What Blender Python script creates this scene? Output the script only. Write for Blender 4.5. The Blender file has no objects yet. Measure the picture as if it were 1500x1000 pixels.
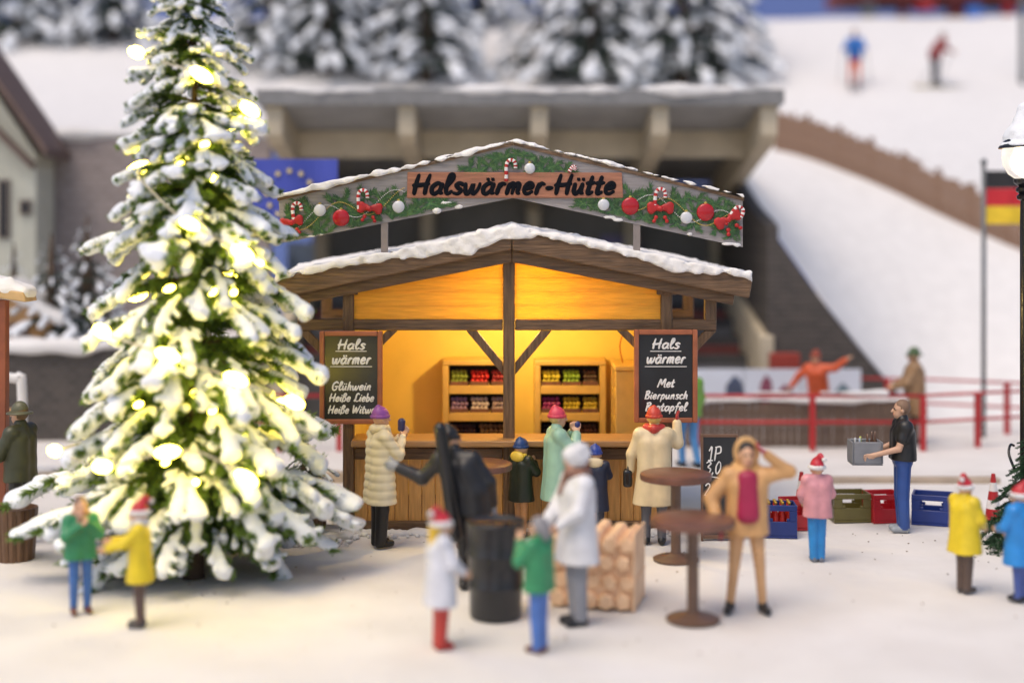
import bpy, math, random
import numpy as np
from mathutils import Vector, Matrix
random.seed(7); rng = np.random.default_rng(7)
S = bpy.context.scene
R = math.radians
# ------------------------------------------------------------------ camera, light, exposure
FPX, CAMZ, HY = 2083.33, 4.0, 330.0          # focal length in photo pixels, eye height, horizon row
cd = bpy.data.cameras.new('camera'); cam = bpy.data.objects.new('camera', cd); S.collection.objects.link(cam)
cam.location = (0, 0, CAMZ); cam.rotation_euler = (R(90), 0, 0)
cd.lens = 50; cd.sensor_width = 36; cd.shift_y = -170 / 1500
cd.clip_start = 0.1; cd.clip_end = 400
cd.dof.use_dof = True; cd.dof.focus_distance = 18.3; cd.dof.aperture_fstop = 0.165
S.camera = cam
W = bpy.data.worlds.new('World'); S.world = W; W.use_nodes = True
nt = W.node_tree; bgn = nt.nodes['Background']
sky = nt.nodes.new('ShaderNodeTexSky'); sky.sky_type = 'NISHITA'; sky.sun_disc = False
SUN_EL, SUN_AZ = R(62), R(222)               # azimuth from +Y towards +X: behind the camera, to its left
sky.sun_elevation = SUN_EL; sky.sun_rotation = SUN_AZ
sky.air_density = 0.8; sky.dust_density = 3.0; sky.ozone_density = 0.6
bgn.inputs['Strength'].default_value = 0.15
nt.links.new(sky.outputs[0], bgn.inputs['Color'])
sl = bpy.data.lights.new('sun', 'SUN'); sl.energy = 1.25; sl.angle = R(40); sl.color = (1.0, 0.82, 0.62)
so = bpy.data.objects.new('sun', sl); S.collection.objects.link(so)
sd = Vector((math.cos(SUN_EL) * math.sin(SUN_AZ), math.cos(SUN_EL) * math.cos(SUN_AZ), math.sin(SUN_EL)))
so.rotation_euler = sd.to_track_quat('Z', 'Y').to_euler(); so.location = (-8, -8, 20)
vs = S.view_settings; vs.view_transform = 'Standard'; vs.look = 'None'; vs.gamma = 1; vs.exposure = 0.30
S.render.engine = 'CYCLES'; S.cycles.use_denoising = True; S.cycles.max_bounces = 8
try: S.cycles.denoiser = 'OPENIMAGEDENOISE'
except Exception: pass
S.cycles.sample_clamp_indirect = 8

# ------------------------------------------------------------------ helpers
def px(x, Y): return (x - 750) * Y / FPX
def pz(y, Y): return CAMZ - (y - HY) * Y / FPX
def gY(y): return FPX * CAMZ / (y - HY)       # depth of a ground point seen at row y
def link(o): S.collection.objects.link(o); return o
def tag(o, label=None, cat=None, group=None, kind=None):
    if label: o['label'] = label
    if cat: o['category'] = cat
    if group: o['group'] = group
    if kind: o['kind'] = kind
    return o
def thing(name, loc, label, cat, group=None):
    o = link(bpy.data.objects.new(name, None)); o.location = loc; o.empty_display_size = .2
    o.matrix_world = Matrix.Translation(Vector(loc)); return tag(o, label, cat, group)
def par(o, parent):
    if parent is not None:
        o.parent = parent; o.matrix_parent_inverse = parent.matrix_world.inverted()
    return o
def child(name, mesh, parent, loc=None, rot=None, scl=None):
    """a part in its parent's own coordinates"""
    o = link(bpy.data.objects.new(name, mesh)); o.parent = parent
    if loc is not None: o.location = loc
    if rot is not None: o.rotation_euler = rot
    if scl is not None: o.scale = scl
    return o
def copy_tree(o, parent=None):
    c = o.copy(); link(c); c.parent = parent
    for ch in list(o.children): copy_tree(ch, c)
    return c

MATS = {}
def M(name, col, rough=.5, var=.12, scale=6., bump=0., bscale=40., stretch=None, spec=.5, metal=0., emit=None, estr=0., transl=0., col2=None, sss=0.):
    if name in MATS: return MATS[name]
    m = bpy.data.materials.new(name); MATS[name] = m; m.use_nodes = True
    n = m.node_tree; b = n.nodes['Principled BSDF']; L = n.links.new
    b.inputs['Roughness'].default_value = rough; b.inputs['Specular IOR Level'].default_value = spec; b.inputs['Metallic'].default_value = metal
    tc = n.nodes.new('ShaderNodeTexCoord'); mp = n.nodes.new('ShaderNodeMapping'); L(tc.outputs['Object'], mp.inputs[0])
    if stretch: mp.inputs['Scale'].default_value = stretch
    nz = n.nodes.new('ShaderNodeTexNoise'); nz.inputs['Scale'].default_value = scale; nz.inputs['Detail'].default_value = 5; L(mp.outputs[0], nz.inputs[0])
    cr = n.nodes.new('ShaderNodeValToRGB'); L(nz.outputs['Fac'], cr.inputs[0])
    c2 = col2 or tuple(c * (1 - var) for c in col); c1 = tuple(min(1, c * (1 + var * .6)) for c in col)
    cr.color_ramp.elements[0].position = .32; cr.color_ramp.elements[1].position = .68
    cr.color_ramp.elements[0].color = (*c2, 1); cr.color_ramp.elements[1].color = (*c1, 1)
    L(cr.outputs[0], b.inputs['Base Color'])
    if bump:
        nb = n.nodes.new('ShaderNodeTexNoise'); nb.inputs['Scale'].default_value = bscale; nb.inputs['Detail'].default_value = 4; L(mp.outputs[0], nb.inputs[0])
        bp = n.nodes.new('ShaderNodeBump'); bp.inputs['Strength'].default_value = bump; bp.inputs['Distance'].default_value = .02
        L(nb.outputs['Fac'], bp.inputs['Height']); L(bp.outputs[0], b.inputs['Normal'])
    if emit:
        b.inputs['Emission Color'].default_value = (*emit, 1); b.inputs['Emission Strength'].default_value = estr
    if sss:
        b.inputs['Subsurface Weight'].default_value = sss; b.inputs['Subsurface Radius'].default_value = (.03, .02, .015)
    if transl:
        t = n.nodes.new('ShaderNodeBsdfTranslucent'); L(cr.outputs[0], t.inputs['Color'])
        mx = n.nodes.new('ShaderNodeMixShader'); mx.inputs[0].default_value = transl
        L(b.outputs[0], mx.inputs[1]); L(t.outputs[0], mx.inputs[2]); L(mx.outputs[0], n.nodes['Material Output'].inputs[0])
    return m

class MB:
    def __init__(s): s.v = []; s.f = []; s.m = []
    def add(s, vs_, fs, mi=0):
        b = len(s.v); s.v += [tuple(map(float, v)) for v in vs_]
        for f in fs: s.f.append(tuple(b + i for i in f)); s.m.append(mi)
        return s
    def box(s, x0, x1, y0, y1, z0, z1, mi=0):
        return s.add([(x0,y0,z0),(x1,y0,z0),(x1,y1,z0),(x0,y1,z0),(x0,y0,z1),(x1,y0,z1),(x1,y1,z1),(x0,y1,z1)],
                     [(0,3,2,1),(4,5,6,7),(0,1,5,4),(1,2,6,5),(2,3,7,6),(3,0,4,7)], mi)
    def prism(s, poly, y0, y1, mi=0):          # polygon in XZ, extruded along Y
        a = sum(poly[i][0]*poly[(i+1)%len(poly)][1]-poly[(i+1)%len(poly)][0]*poly[i][1] for i in range(len(poly)))
        if a < 0: poly = poly[::-1]
        n = len(poly); vv = [(x,y0,z) for x,z in poly]+[(x,y1,z) for x,z in poly]
        return s.add(vv, [tuple(range(n)), tuple(range(2*n-1,n-1,-1))]+[((i+1)%n,i,n+i,n+(i+1)%n) for i in range(n)], mi)
    def prismx(s, poly, x0, x1, mi=0):         # polygon in YZ, extruded along X
        a = sum(poly[i][0]*poly[(i+1)%len(poly)][1]-poly[(i+1)%len(poly)][0]*poly[i][1] for i in range(len(poly)))
        if a < 0: poly = poly[::-1]
        n = len(poly); vv = [(x0,y,z) for y,z in poly]+[(x1,y,z) for y,z in poly]
        return s.add(vv, [tuple(range(n-1,-1,-1)), tuple(range(n,2*n))]+[(i,(i+1)%n,n+(i+1)%n,n+i) for i in range(n)], mi)
    def tube(s, path, rad, sides=8, sy=1., mi=0, seg_m=None, close=False):
        P = [Vector(p) for p in path]; n = len(P)
        rad = [float(r) for r in rad] if hasattr(rad, "__len__") else [float(rad)]*n
        vv = []; ref = Vector((0,1,0))
        for i in range(n):
            t = (P[(i+1) % n if close else min(i+1,n-1)]-P[(i-1) % n if close else max(i-1,0)])
            if t.length < 1e-9: t = Vector((1,0,0))
            t.normalize(); r_ = ref if abs(t.dot(ref)) < .95 else Vector((1,0,0))
            a = t.cross(r_).normalized(); b = t.cross(a).normalized()
            for k in range(sides):
                q = 2*math.pi*k/sides
                vv.append(P[i]+rad[i]*(math.cos(q)*a+math.sin(q)*sy*b))
        b0 = len(s.v); s.v += [tuple(v) for v in vv]
        for i in range(n if close else n-1):
            j = (i+1) % n
            for k in range(sides):
                k2 = (k+1) % sides
                s.f.append((b0+i*sides+k, b0+i*sides+k2, b0+j*sides+k2, b0+j*sides+k)); s.m.append(seg_m(i) if seg_m else mi)
        if not close:
            s.f.append(tuple(b0+k for k in range(sides-1,-1,-1))); s.m.append(mi)
            s.f.append(tuple(b0+(n-1)*sides+k for k in range(sides))); s.m.append(mi)
        return s
    def lathe(s, prof, c=(0,0,0), n=28, mi=0, flute=None):
        b0 = len(s.v); k = len(prof)
        for i in range(n):
            a = 2*math.pi*i/n; fl = 1 if not flute or i % 2 else flute
            for r, z in prof: s.v.append((c[0]+r*fl*math.cos(a), c[1]+r*fl*math.sin(a), c[2]+z))
        for i in range(n):
            j = (i+1) % n
            for q in range(k-1): s.f.append((b0+i*k+q, b0+j*k+q, b0+j*k+q+1, b0+i*k+q+1)); s.m.append(mi)
        s.f.append(tuple(b0+i*k for i in range(n-1,-1,-1))); s.m.append(mi)
        s.f.append(tuple(b0+i*k+k-1 for i in range(n))); s.m.append(mi)
        return s
    def ball(s, c, r, nu=10, nv=7, mi=0):
        if not hasattr(r, '__len__'): r = (r,r,r)
        vv = [(c[0],c[1],c[2]-r[2])]
        for j in range(1,nv):
            p = -math.pi/2+math.pi*j/nv
            for i in range(nu):
                a = 2*math.pi*i/nu; vv.append((c[0]+r[0]*math.cos(p)*math.cos(a), c[1]+r[1]*math.cos(p)*math.sin(a), c[2]+r[2]*math.sin(p)))
        vv.append((c[0],c[1],c[2]+r[2])); ff = []
        for i in range(nu):
            i2 = (i+1) % nu; ff.append((0,1+i2,1+i))
            for j in range(nv-2): ff.append((1+j*nu+i,1+j*nu+i2,1+(j+1)*nu+i2,1+(j+1)*nu+i))
            ff.append((1+(nv-2)*nu+i,1+(nv-2)*nu+i2,len(vv)-1))
        return s.add(vv, ff, mi)
    def mesh(s, name, mats, smooth=False):
        me = bpy.data.meshes.new(name); me.from_pydata(s.v, [], s.f)
        for m in (mats if isinstance(mats,(list,tuple)) else [mats]): me.materials.append(m)
        me.polygons.foreach_set('material_index', s.m)
        if smooth: me.polygons.foreach_set('use_smooth', [True]*len(s.f))
        me.update(); return me
    def build(s, name, mats, parent=None, smooth=False, bevel=0., auto=False):
        o = link(bpy.data.objects.new(name, s.mesh(name, mats, smooth)))
        if bevel:
            md = o.modifiers.new('bevel','BEVEL'); md.width = bevel; md.segments = 2; md.limit_method = 'ANGLE'
        if auto:
            o.data.polygons.foreach_set('use_smooth', [True]*len(s.f))
            try: o.data.set_sharp_from_angle(angle=R(40))
            except Exception: pass
        return par(o, parent)

def sines(seed, n=10, f0=1., f1=6.):
    r = np.random.default_rng(seed); d = r.normal(size=(n,3)); d /= np.linalg.norm(d,axis=1)[:,None]
    k = d*np.geomspace(f0,f1,n)[:,None]*6.283; p = r.uniform(0,6.28,n); w = 1/np.geomspace(1,(f1/f0)**.8,n)
    w /= w.sum()
    def f(x,y,z): return sum(w[i]*np.sin(k[i,0]*x+k[i,1]*y+k[i,2]*z+p[i]) for i in range(n))*1.6
    return f

# ---- signed-distance modelling: primitives -> surface nets mesh
def cone(a, b, ra, rb=None, m=0, sy=1.):
    a = np.array(a,float); b = np.array(b,float); rb = ra if rb is None else rb; r = max(ra,rb)
    ba = b-a; L2 = max(float(ba@ba),1e-9)
    def f(x,y,z):
        px_,py_,pz_ = x-a[0],y-a[1],z-a[2]
        t = np.clip((px_*ba[0]+py_*ba[1]+pz_*ba[2])/L2,0,1)
        return np.sqrt((px_-t*ba[0])**2+(py_-t*ba[1])**2+(pz_-t*ba[2])**2)-(ra+(rb-ra)*t)
    return (f, np.minimum(a,b)-r, np.maximum(a,b)+r, m)
def ell(c, r, m=0, cut=None, disp=None):
    c = np.array(c,float); r = np.array(r,float)
    def f(x,y,z):
        X,Y,Z = (x-c[0])/r[0],(y-c[1])/r[1],(z-c[2])/r[2]
        k0 = np.sqrt(X*X+Y*Y+Z*Z); k1 = np.sqrt((X/r[0])**2+(Y/r[1])**2+(Z/r[2])**2)+1e-6
        d = k0*(k0-1)/k1
        if cut is not None: d = np.maximum(d, cut-z)
        return d
    return (f, c-r, c+r, m)
def boxs(lo, hi, rnd=.02, m=0):
    lo = np.array(lo,float); hi = np.array(hi,float); c = (lo+hi)/2; h = (hi-lo)/2-rnd
    def f(x,y,z):
        qx,qy,qz = abs(x-c[0])-h[0],abs(y-c[1])-h[1],abs(z-c[2])-h[2]
        return np.sqrt(np.maximum(qx,0)**2+np.maximum(qy,0)**2+np.maximum(qz,0)**2)+np.minimum(np.maximum(qx,np.maximum(qy,qz)),0)-rnd
    return (f, lo, hi, m)
def nets(prims, h, k=.02, post=None, pad=None):
    pad = pad or (3*h+k)
    lo = np.min([p[1] for p in prims],axis=0)-pad; hi = np.max([p[2] for p in prims],axis=0)+pad
    n = np.ceil((hi-lo)/h).astype(int)+1
    ax = [lo[i]+h*np.arange(n[i]) for i in range(3)]
    Fd = np.full(n, pad, np.float32); RW = np.full(n, 9., np.float32); ID = np.zeros(n, np.int8)
    for f,l,u,m in prims:
        i0 = np.maximum(((l-pad-lo)/h).astype(int),0); i1 = np.minimum(((u+pad-lo)/h).astype(int)+2,n)
        sl_ = tuple(slice(i0[i],i1[i]) for i in range(3))
        x = ax[0][sl_[0]][:,None,None]; y = ax[1][sl_[1]][None,:,None]; z = ax[2][sl_[2]][None,None,:]
        d = f(x,y,z).astype(np.float32); A = Fd[sl_]
        hh = np.maximum(k-np.abs(A-d),0)/k
        Fd[sl_] = np.minimum(A,d)-hh*hh*k*.25
        r_ = RW[sl_]; b_ = d < r_; ID[sl_] = np.where(b_, m, ID[sl_]); RW[sl_] = np.where(b_, d, r_)
    if post is not None:
        Fd = Fd + post(ax[0][:,None,None],ax[1][None,:,None],ax[2][None,None,:]).astype(np.float32)
    sg = Fd < 0
    c = [sg[i:n[0]-1+i, j:n[1]-1+j, q:n[2]-1+q] for i in (0,1) for j in (0,1) for q in (0,1)]
    cnt = sum(a.astype(np.int8) for a in c); act = (cnt > 0) & (cnt < 8)
    idx = np.argwhere(act); vid = -np.ones(act.shape, np.int64); vid[act] = np.arange(len(idx))
    acc = np.zeros((len(idx),3)); num = np.zeros(len(idx))
    corners = [np.array((i,j,q)) for i in (0,1) for j in (0,1) for q in (0,1)]
    for a in range(8):
        for b in range(a+1,8):
            if np.abs(corners[a]-corners[b]).sum() != 1: continue
            ia, ib = idx+corners[a], idx+corners[b]
            fa, fb = Fd[ia[:,0],ia[:,1],ia[:,2]], Fd[ib[:,0],ib[:,1],ib[:,2]]
            mk = (fa < 0) != (fb < 0); t = np.where(mk, fa/(fa-fb+1e-12), 0)
            acc += np.where(mk[:,None], ia+t[:,None]*(ib-ia), 0); num += mk
    V = lo+h*(acc/num[:,None]); faces = []
    for axn in range(3):
        u, w = (axn+1) % 3, (axn+2) % 3
        s0 = [slice(None)]*3; s1 = [slice(None)]*3; s0[axn] = slice(0,-1); s1[axn] = slice(1,None)
        A, B = sg[tuple(s0)], sg[tuple(s1)]; e = np.argwhere(A != B)
        e = e[(e[:,u] > 0) & (e[:,w] > 0) & (e[:,u] < n[u]-1) & (e[:,w] < n[w]-1)]
        if not len(e): continue
        eu = np.zeros(3,int); eu[u] = 1; ew = np.zeros(3,int); ew[w] = 1
        q = np.stack([vid[tuple((e-eu-ew).T)], vid[tuple((e-ew).T)], vid[tuple(e.T)], vid[tuple((e-eu).T)]],1)
        fl = ~A[tuple(e.T)]; q[fl] = q[fl][:,::-1]; faces.append(q)
    Fc = np.concatenate(faces); Fc = Fc[(Fc >= 0).all(1)]
    mid = ID[tuple(np.minimum(np.rint((V-lo)/h).astype(int), n-1).T)] if len(V) else np.zeros(0,int)
    return V, Fc, mid[Fc[:,0]]
def arr_mesh(name, V, Fc, mats, mid=None, smooth=True):
    me = bpy.data.meshes.new(name); k = Fc.shape[1]
    me.vertices.add(len(V)); me.vertices.foreach_set('co', np.asarray(V,np.float32).ravel())
    me.loops.add(len(Fc)*k); me.loops.foreach_set('vertex_index', Fc.ravel().astype(np.int32))
    me.polygons.add(len(Fc)); me.polygons.foreach_set('loop_start', np.arange(0,len(Fc)*k,k,dtype=np.int32))
    for m in (mats if isinstance(mats,(list,tuple)) else [mats]): me.materials.append(m)
    if mid is not None: me.polygons.foreach_set('material_index', np.asarray(mid,np.int32))
    if smooth: me.polygons.foreach_set('use_smooth', np.ones(len(Fc),bool))
    me.update(calc_edges=True); me.validate(); return me
def islands(V, Fc):
    lab = np.arange(len(V))
    while True:
        m = lab[Fc].min(1); new = lab.copy()
        for c in range(Fc.shape[1]): np.minimum.at(new, Fc[:,c], m)
        new = new[new]
        if (new == lab).all(): break
        lab = new
    fl = lab[Fc[:,0]]; return [Fc[fl == u] for u in np.unique(fl)]
def snow_parts(V, Fc, mat, parent, name='snow', least=40):
    for fc in islands(V, Fc):
        if len(fc) < least: continue
        u, inv = np.unique(fc, return_inverse=True)
        par(link(bpy.data.objects.new(name, arr_mesh(name, V[u], inv.reshape(fc.shape), mat))), parent)
def nmesh(name, prims, h, mats, k=.02, post=None):
    V,Fc,mi = nets(prims,h,k,post); return arr_mesh(name,V,Fc,mats,mi)

# ------------------------------------------------------------------ materials
SNOW = M('snow', (.72,.71,.70), .85, .05, 3., .35, 30., sss=.0)
SNOWT = M('tree_snow', (.76,.79,.83), .85, .04, 6., .5, 35.)
GROUND = M('ground_snow', (.70,.68,.655), .9, .06, .9, .55, 6., col2=(.64,.615,.585))
CREAMSNOW = M('roof_snow', (.82,.80,.77), .8, .04, 5., .5, 25.)
BROWN = M('brown_timber', (.135,.085,.055), .55, .35, 3., .8, 14., stretch=(1,1,1))
def grain(name, col, axis, var=.45, bump=.9, rough=.5, **k):
    st = {'x':(1.2,14,14),'y':(14,1.2,14),'z':(14,14,1.2)}[axis]
    return M(name, col, rough, var, 2.2, bump, 3.0, stretch=st, **k)
BRX = grain('brown_timber_x',(.158,.089,.043),'x'); BRZ = grain('brown_timber_z',(.158,.089,.043),'z'); BRY = grain('brown_timber_y',(.135,.082,.048),'y')
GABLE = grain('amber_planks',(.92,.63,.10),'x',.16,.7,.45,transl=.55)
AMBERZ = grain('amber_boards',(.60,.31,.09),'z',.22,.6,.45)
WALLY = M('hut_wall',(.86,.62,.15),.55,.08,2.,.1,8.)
SHELF = M('shelf_wood',(.62,.40,.12),.4,.12,4.,.15,10.)
COUNTER = grain('counter_wood',(.36,.19,.07),'x',.2,.4,.4)

# ------------------------------------------------------------------ setting: ground, hill, sky
gn = sines(3,8,.15,1.2)
xs = np.concatenate([[-70,-40,-25], np.arange(-14,14.01,.2), [25,40,70]]); ys = np.concatenate([[-30,-10,2], np.arange(6,30.01,.2), [40,60,95]])
gx, gy = np.meshgrid(xs,ys,indexing='ij'); gz = gn(gx,gy,0*gx)*.012+sines(4,8,1.2,2.4)(gx,gy,0*gx)*.004-.009
nx, ny = gx.shape; ii = np.arange(nx*ny).reshape(nx,ny)
gf = np.stack([ii[:-1,:-1],ii[1:,:-1],ii[1:,1:],ii[:-1,1:]],-1).reshape(-1,4)
tag(link(bpy.data.objects.new('ground', arr_mesh('ground', np.stack([gx,gy,gz],-1).reshape(-1,3), gf, GROUND))), kind='structure')

CP = [(5.0,29,4.3),(6,29,2.95),(7.4,29,1.12),(8.4,29,.05),(11,28.6,-.15),(15,28,-.15),(22,27,-.2),(6.9,36,5.75),(9.5,35,4.75),(12.2,34,3.55),(17,33,2.3),(24,33,1.5),
      (10.6,44,8.3),(13.3,44,8.3),(20,44,7.6),(5,44,8.0),(0,44,8.1),(-6,44,8.4),(-13,44,8.8),(-22,44,9),(0,37,5.9),(5,37,6.1),(-5,37,6.2),(-5,31.3,5.9),(-10,31.3,6.0),(-17,31.3,6.2),(-24,31.3,6.3)]
CP += [(x,54,11.7) for x in (-25,-12,0,8,13,18,26)] + [(x,66,13.0) for x in (-25,-8,8,26)]
CP = np.array(CP); KM = np.linalg.norm(CP[:,None,:2]-CP[None,:,:2],axis=2); KM = np.where(KM > 0, KM**2*np.log(KM+1e-9), 0)
nC = len(CP); AA = np.zeros((nC+3,nC+3)); AA[:nC,:nC] = KM+np.eye(nC)*.05; AA[:nC,nC] = 1; AA[:nC,nC+1:] = CP[:,:2]; AA[nC:,:nC] = AA[:nC,nC:].T
CW = np.linalg.solve(AA, np.concatenate([CP[:,2],[0,0,0]]))
hn = sines(11,8,.05,.5)
def hillz(x,y):
    x = np.asarray(x,float); y = np.asarray(y,float); r = np.sqrt((x[...,None]-CP[:,0])**2+(y[...,None]-CP[:,1])**2)
    return (np.where(r > 0, r*r*np.log(r+1e-9),0)*CW[:nC]).sum(-1)+CW[nC]+CW[nC+1]*x+CW[nC+2]*y+hn(x,y,0*x)*.10
hx_ = np.arange(-25,26.01,.4); hy_ = np.concatenate([np.arange(29,56,.4),np.arange(56,67,1.)])
gx, gy = np.meshgrid(hx_,hy_,indexing='ij'); gz = hillz(gx,gy)
nx, ny = gx.shape; ii = np.arange(nx*ny).reshape(nx,ny)
gf = np.stack([ii[:-1,:-1],ii[1:,:-1],ii[1:,1:],ii[:-1,1:]],-1).reshape(-1,4)
cx = gx.ravel()[gf].mean(1); cy = gy.ravel()[gf].mean(1)
keep = ((cx > 5.2) | ((cx > -5.4) & (cy > 37)) | ((cx <= -5.4) & (cy > 31.4)))
tag(link(bpy.data.objects.new('hill', arr_mesh('hill', np.stack([gx,gy,gz],-1).reshape(-1,3), gf[keep], SNOW))), kind='structure')
mb = MB(); mb.box(-110,110,92,92.5,-2,60)
tag(mb.build('sky', M('backdrop_blue',(.135,.20,.46),.9,.05,.05)), kind='structure')

STONE = None
def brickmat(name, c1, c2, mortar, sc, bw=.5, rh=.25):
    m = bpy.data.materials.new(name); m.use_nodes = True; n = m.node_tree; b = n.nodes['Principled BSDF']; L = n.links.new
    tc = n.nodes.new('ShaderNodeTexCoord'); mp = n.nodes.new('ShaderNodeMapping'); mp.inputs['Rotation'].default_value = (R(90),0,0); L(tc.outputs['Object'],mp.inputs[0])
    br = n.nodes.new('ShaderNodeTexBrick'); L(mp.outputs[0],br.inputs[0]); br.inputs['Scale'].default_value = sc
    br.inputs['Color1'].default_value = (*c1,1); br.inputs['Color2'].default_value = (*c2,1); br.inputs['Mortar'].default_value = (*mortar,1)
    br.inputs['Brick Width'].default_value = bw; br.inputs['Row Height'].default_value = rh; br.inputs['Mortar Size'].default_value = .02
    L(br.outputs['Color'],b.inputs['Base Color']); b.inputs['Roughness'].default_value = .9
    bp = n.nodes.new('ShaderNodeBump'); bp.inputs['Strength'].default_value = .6; L(br.outputs['Fac'],bp.inputs['Height']); bp.invert = True; L(bp.outputs[0],b.inputs['Normal'])
    return m
STONE = brickmat('pale_stone',(.30,.25,.235),(.24,.20,.19),(.36,.33,.32),1.6)
DARKSTONE = brickmat('dark_stone',(.085,.072,.062),(.055,.048,.043),(.11,.10,.095),2.2)
w = thing('retaining_wall',(6.4,29,0),'dark stone wing wall with a sloping snowy top edge right of the grandstand','wall')
top = [(x, float(hillz(np.array(x),np.array(29.0)))-.06) for x in np.arange(5.2,8.4,.25)]
MB().prism([(5.2,-.1)]+[(8.6,-.1)]+[(x,max(z,0)) for x,z in top[::-1]],28.9,29.1).build('masonry',DARKSTONE,w)
hy2 = np.arange(29.1,37.5,.4)
MB().prismx([(29.11,-.1),(37.4,-.1)]+[(float(y),float(hillz(np.array(5.25),np.array(y)))-.03) for y in hy2[::-1]],5.2,5.45).build('side_masonry',DARKSTONE,w)
w = thing('retaining_wall',(-9,31.3,0),'pale mauve stone retaining wall between the cream house and the tree','wall')
MB().box(-18,-5.3,31.1,31.45,-.1,5.95).build('masonry',STONE,w)
V,Fc,_ = nets([boxs((-18,31.0,5.86),(-5.2,31.9,6.12),.1)],.12,.02,lambda x,y,z: sines(5,6,.3,1.5)(x,y,z)*.06)
snow_parts(V,Fc,SNOW,w)

# ------------------------------------------------------------------ grandstand
CONC = M('beige_concrete',(.52,.45,.33),.8,.12,2.,.2,12.); CONCL = M('pale_concrete',(.55,.52,.46),.8,.1,2.)
ROOFG = M('grey_roof',(.33,.335,.34),.7,.15,1.5); DARKG = M('dark_stand',(.075,.072,.07),.8,.2,1.)
gs = thing('grandstand',(0,30,0),'grandstand with snow-edged grey cantilever roof on beige concrete frames','grandstand')
RF, RB = 28.5, 36.2
x0, x1 = px(378,RF), px(1146,RF); zt = pz(133,RF); zb = pz(152,RF)
MB().prismx([(RF,zb),(RF,zt),(RB,zt-1.35),(RB,zb-1.35)],x0,x1).build('roof',ROOFG,gs)
MB().box(x0-.03,x1+.03,RF-.08,RF-.003,zb-.02,zt+.02).build('fascia',M('fascia_grey',(.22,.22,.22),.6),gs)
V,Fc,_ = nets([boxs((x0-.03,RF-.11,zt-.05),(x1+.03,RF+.5,zt+.045),.04)],.06,.02,lambda x,y,z: sines(8,8,.4,3)(x,y,z)*.10)
snow_parts(V,Fc,SNOW,gs)
for bx in (400,595,790,968,1128):
    X = px(bx,RF); wd = .17
    MB().prismx([(RF+.1,zb-.02),(RF+.1,zb-.62),(RF+.5,zb-.8),(RB,zb-2.15),(RB,zb-1.38)],X-wd,X+wd).build('roof_beam',CONC,gs,bevel=.02)
    MB().box(X-.16,X+.16,RB-.5,RB,0,zb-1.9).build('column',CONC,gs)
    MB().prismx([(RF+.3,0),(RF+.3,1.75),(RB-.6,3.1),(RB-.6,0)],X-.14,X+.14).build('raker_wall',CONC,gs,bevel=.03)
X0 = x0
for i,(a,b) in enumerate(((400,595),(595,790),(790,968),(968,1128))):
    MB().box(px(a,RF)+.18,px(b,RF)-.18,RF+2.1,RF+2.4,zb-.98,zb-.40).build('purlin',CONC,gs)
MB().box(x0,x1,RB+.02,RB+.25,0,zb-1.4).build('back_wall',M('stand_wall',(.20,.195,.185),.8,.15,1.),gs)
for i in range(6):
    yy = RF+.9+i*1.0; z = .9+i*.32
    MB().box(x0+.3,x1-.3,yy,yy+.95,0,z).build('terrace_step',DARKG,gs)
    MB().box(x0+.5,x1-.5,yy+.35,yy+.7,z+.003,z+.16).build('seat_row',M('seat_red',(.16,.035,.03),.6) if i % 2 else M('seat_grey',(.12,.12,.13),.6),gs)
def poster(xa,xb,ya,yb,Y,col,label):
    o = MB().box(px(xa,Y),px(xb,Y),Y,Y+.04,pz(yb,Y),pz(ya,Y)).build('poster',M('poster_'+str(xa),col,.6,.5,2.5,col2=tuple(c*.6 for c in col)),None); return tag(o,label,'poster')
poster(420,478,355,400,35.9,(.45,.55,.70),'pale blue poster on the grandstand wall under the left end of the banner')
poster(880,935,345,372,35.9,(.18,.16,.30),'dark blue and red poster on the grandstand wall behind the right banner post')

# ------------------------------------------------------------------ cream house far left
hs = thing('cream_house',(-12.4,30,0),'cream plastered house with steep brown verge boards at left edge','house')
CREAM = M('cream_plaster',(.50,.50,.42),.85,.08,2.); VERGE = M('verge_brown',(.13,.085,.07),.7)
HYc = 29.5; rx, rz = px(70,HYc), pz(217,HYc); ridge = (-12.6, rz+ (rx+12.6)*1.45)
wx = rx-.35
MB().prism([(-25+(-wx),-.1),(wx,-.1),(wx,rz-.1),(ridge[0],ridge[1]-.5),(-25-wx,rz-.1)],HYc+.3,HYc+1.5).build('wall',CREAM,hs)
for sgn,nm in ((1,'roof'),(-1,'roof')):
    ex = rx if sgn > 0 else 2*ridge[0]-rx
    MB().prism([(ridge[0],ridge[1]),(ex,rz),(ex,rz-.2),(ridge[0],ridge[1]-.24)],HYc-.1,HYc+1.55).build('roof',VERGE,hs)
rr = [(px(0,HYc)-1.6,pz(185,HYc)+1.5),(px(45,HYc),pz(238,HYc)),(px(45,HYc),pz(238,HYc)-.13),(px(0,HYc)-1.6,pz(185,HYc)+1.35)]
MB().prism(rr,HYc-.02,HYc+.28).build('verge_board',VERGE,hs)
for (a,b,c,d) in ((-10,8,262,350),(22,40,292,315)):
    f = MB().box(px(a,HYc),px(b,HYc),HYc+.24,HYc+.296,pz(d,HYc),pz(c,HYc)).build('window',M('window_frame',(.25,.2,.16),.6),hs)
    par(MB().box(px(a,HYc)+.04,px(b,HYc)-.04,HYc+.22,HYc+.238,pz(d,HYc)+.04,pz(c,HYc)-.04).build('pane',M('dark_glass',(.03,.03,.035),.15)),f)

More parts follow.
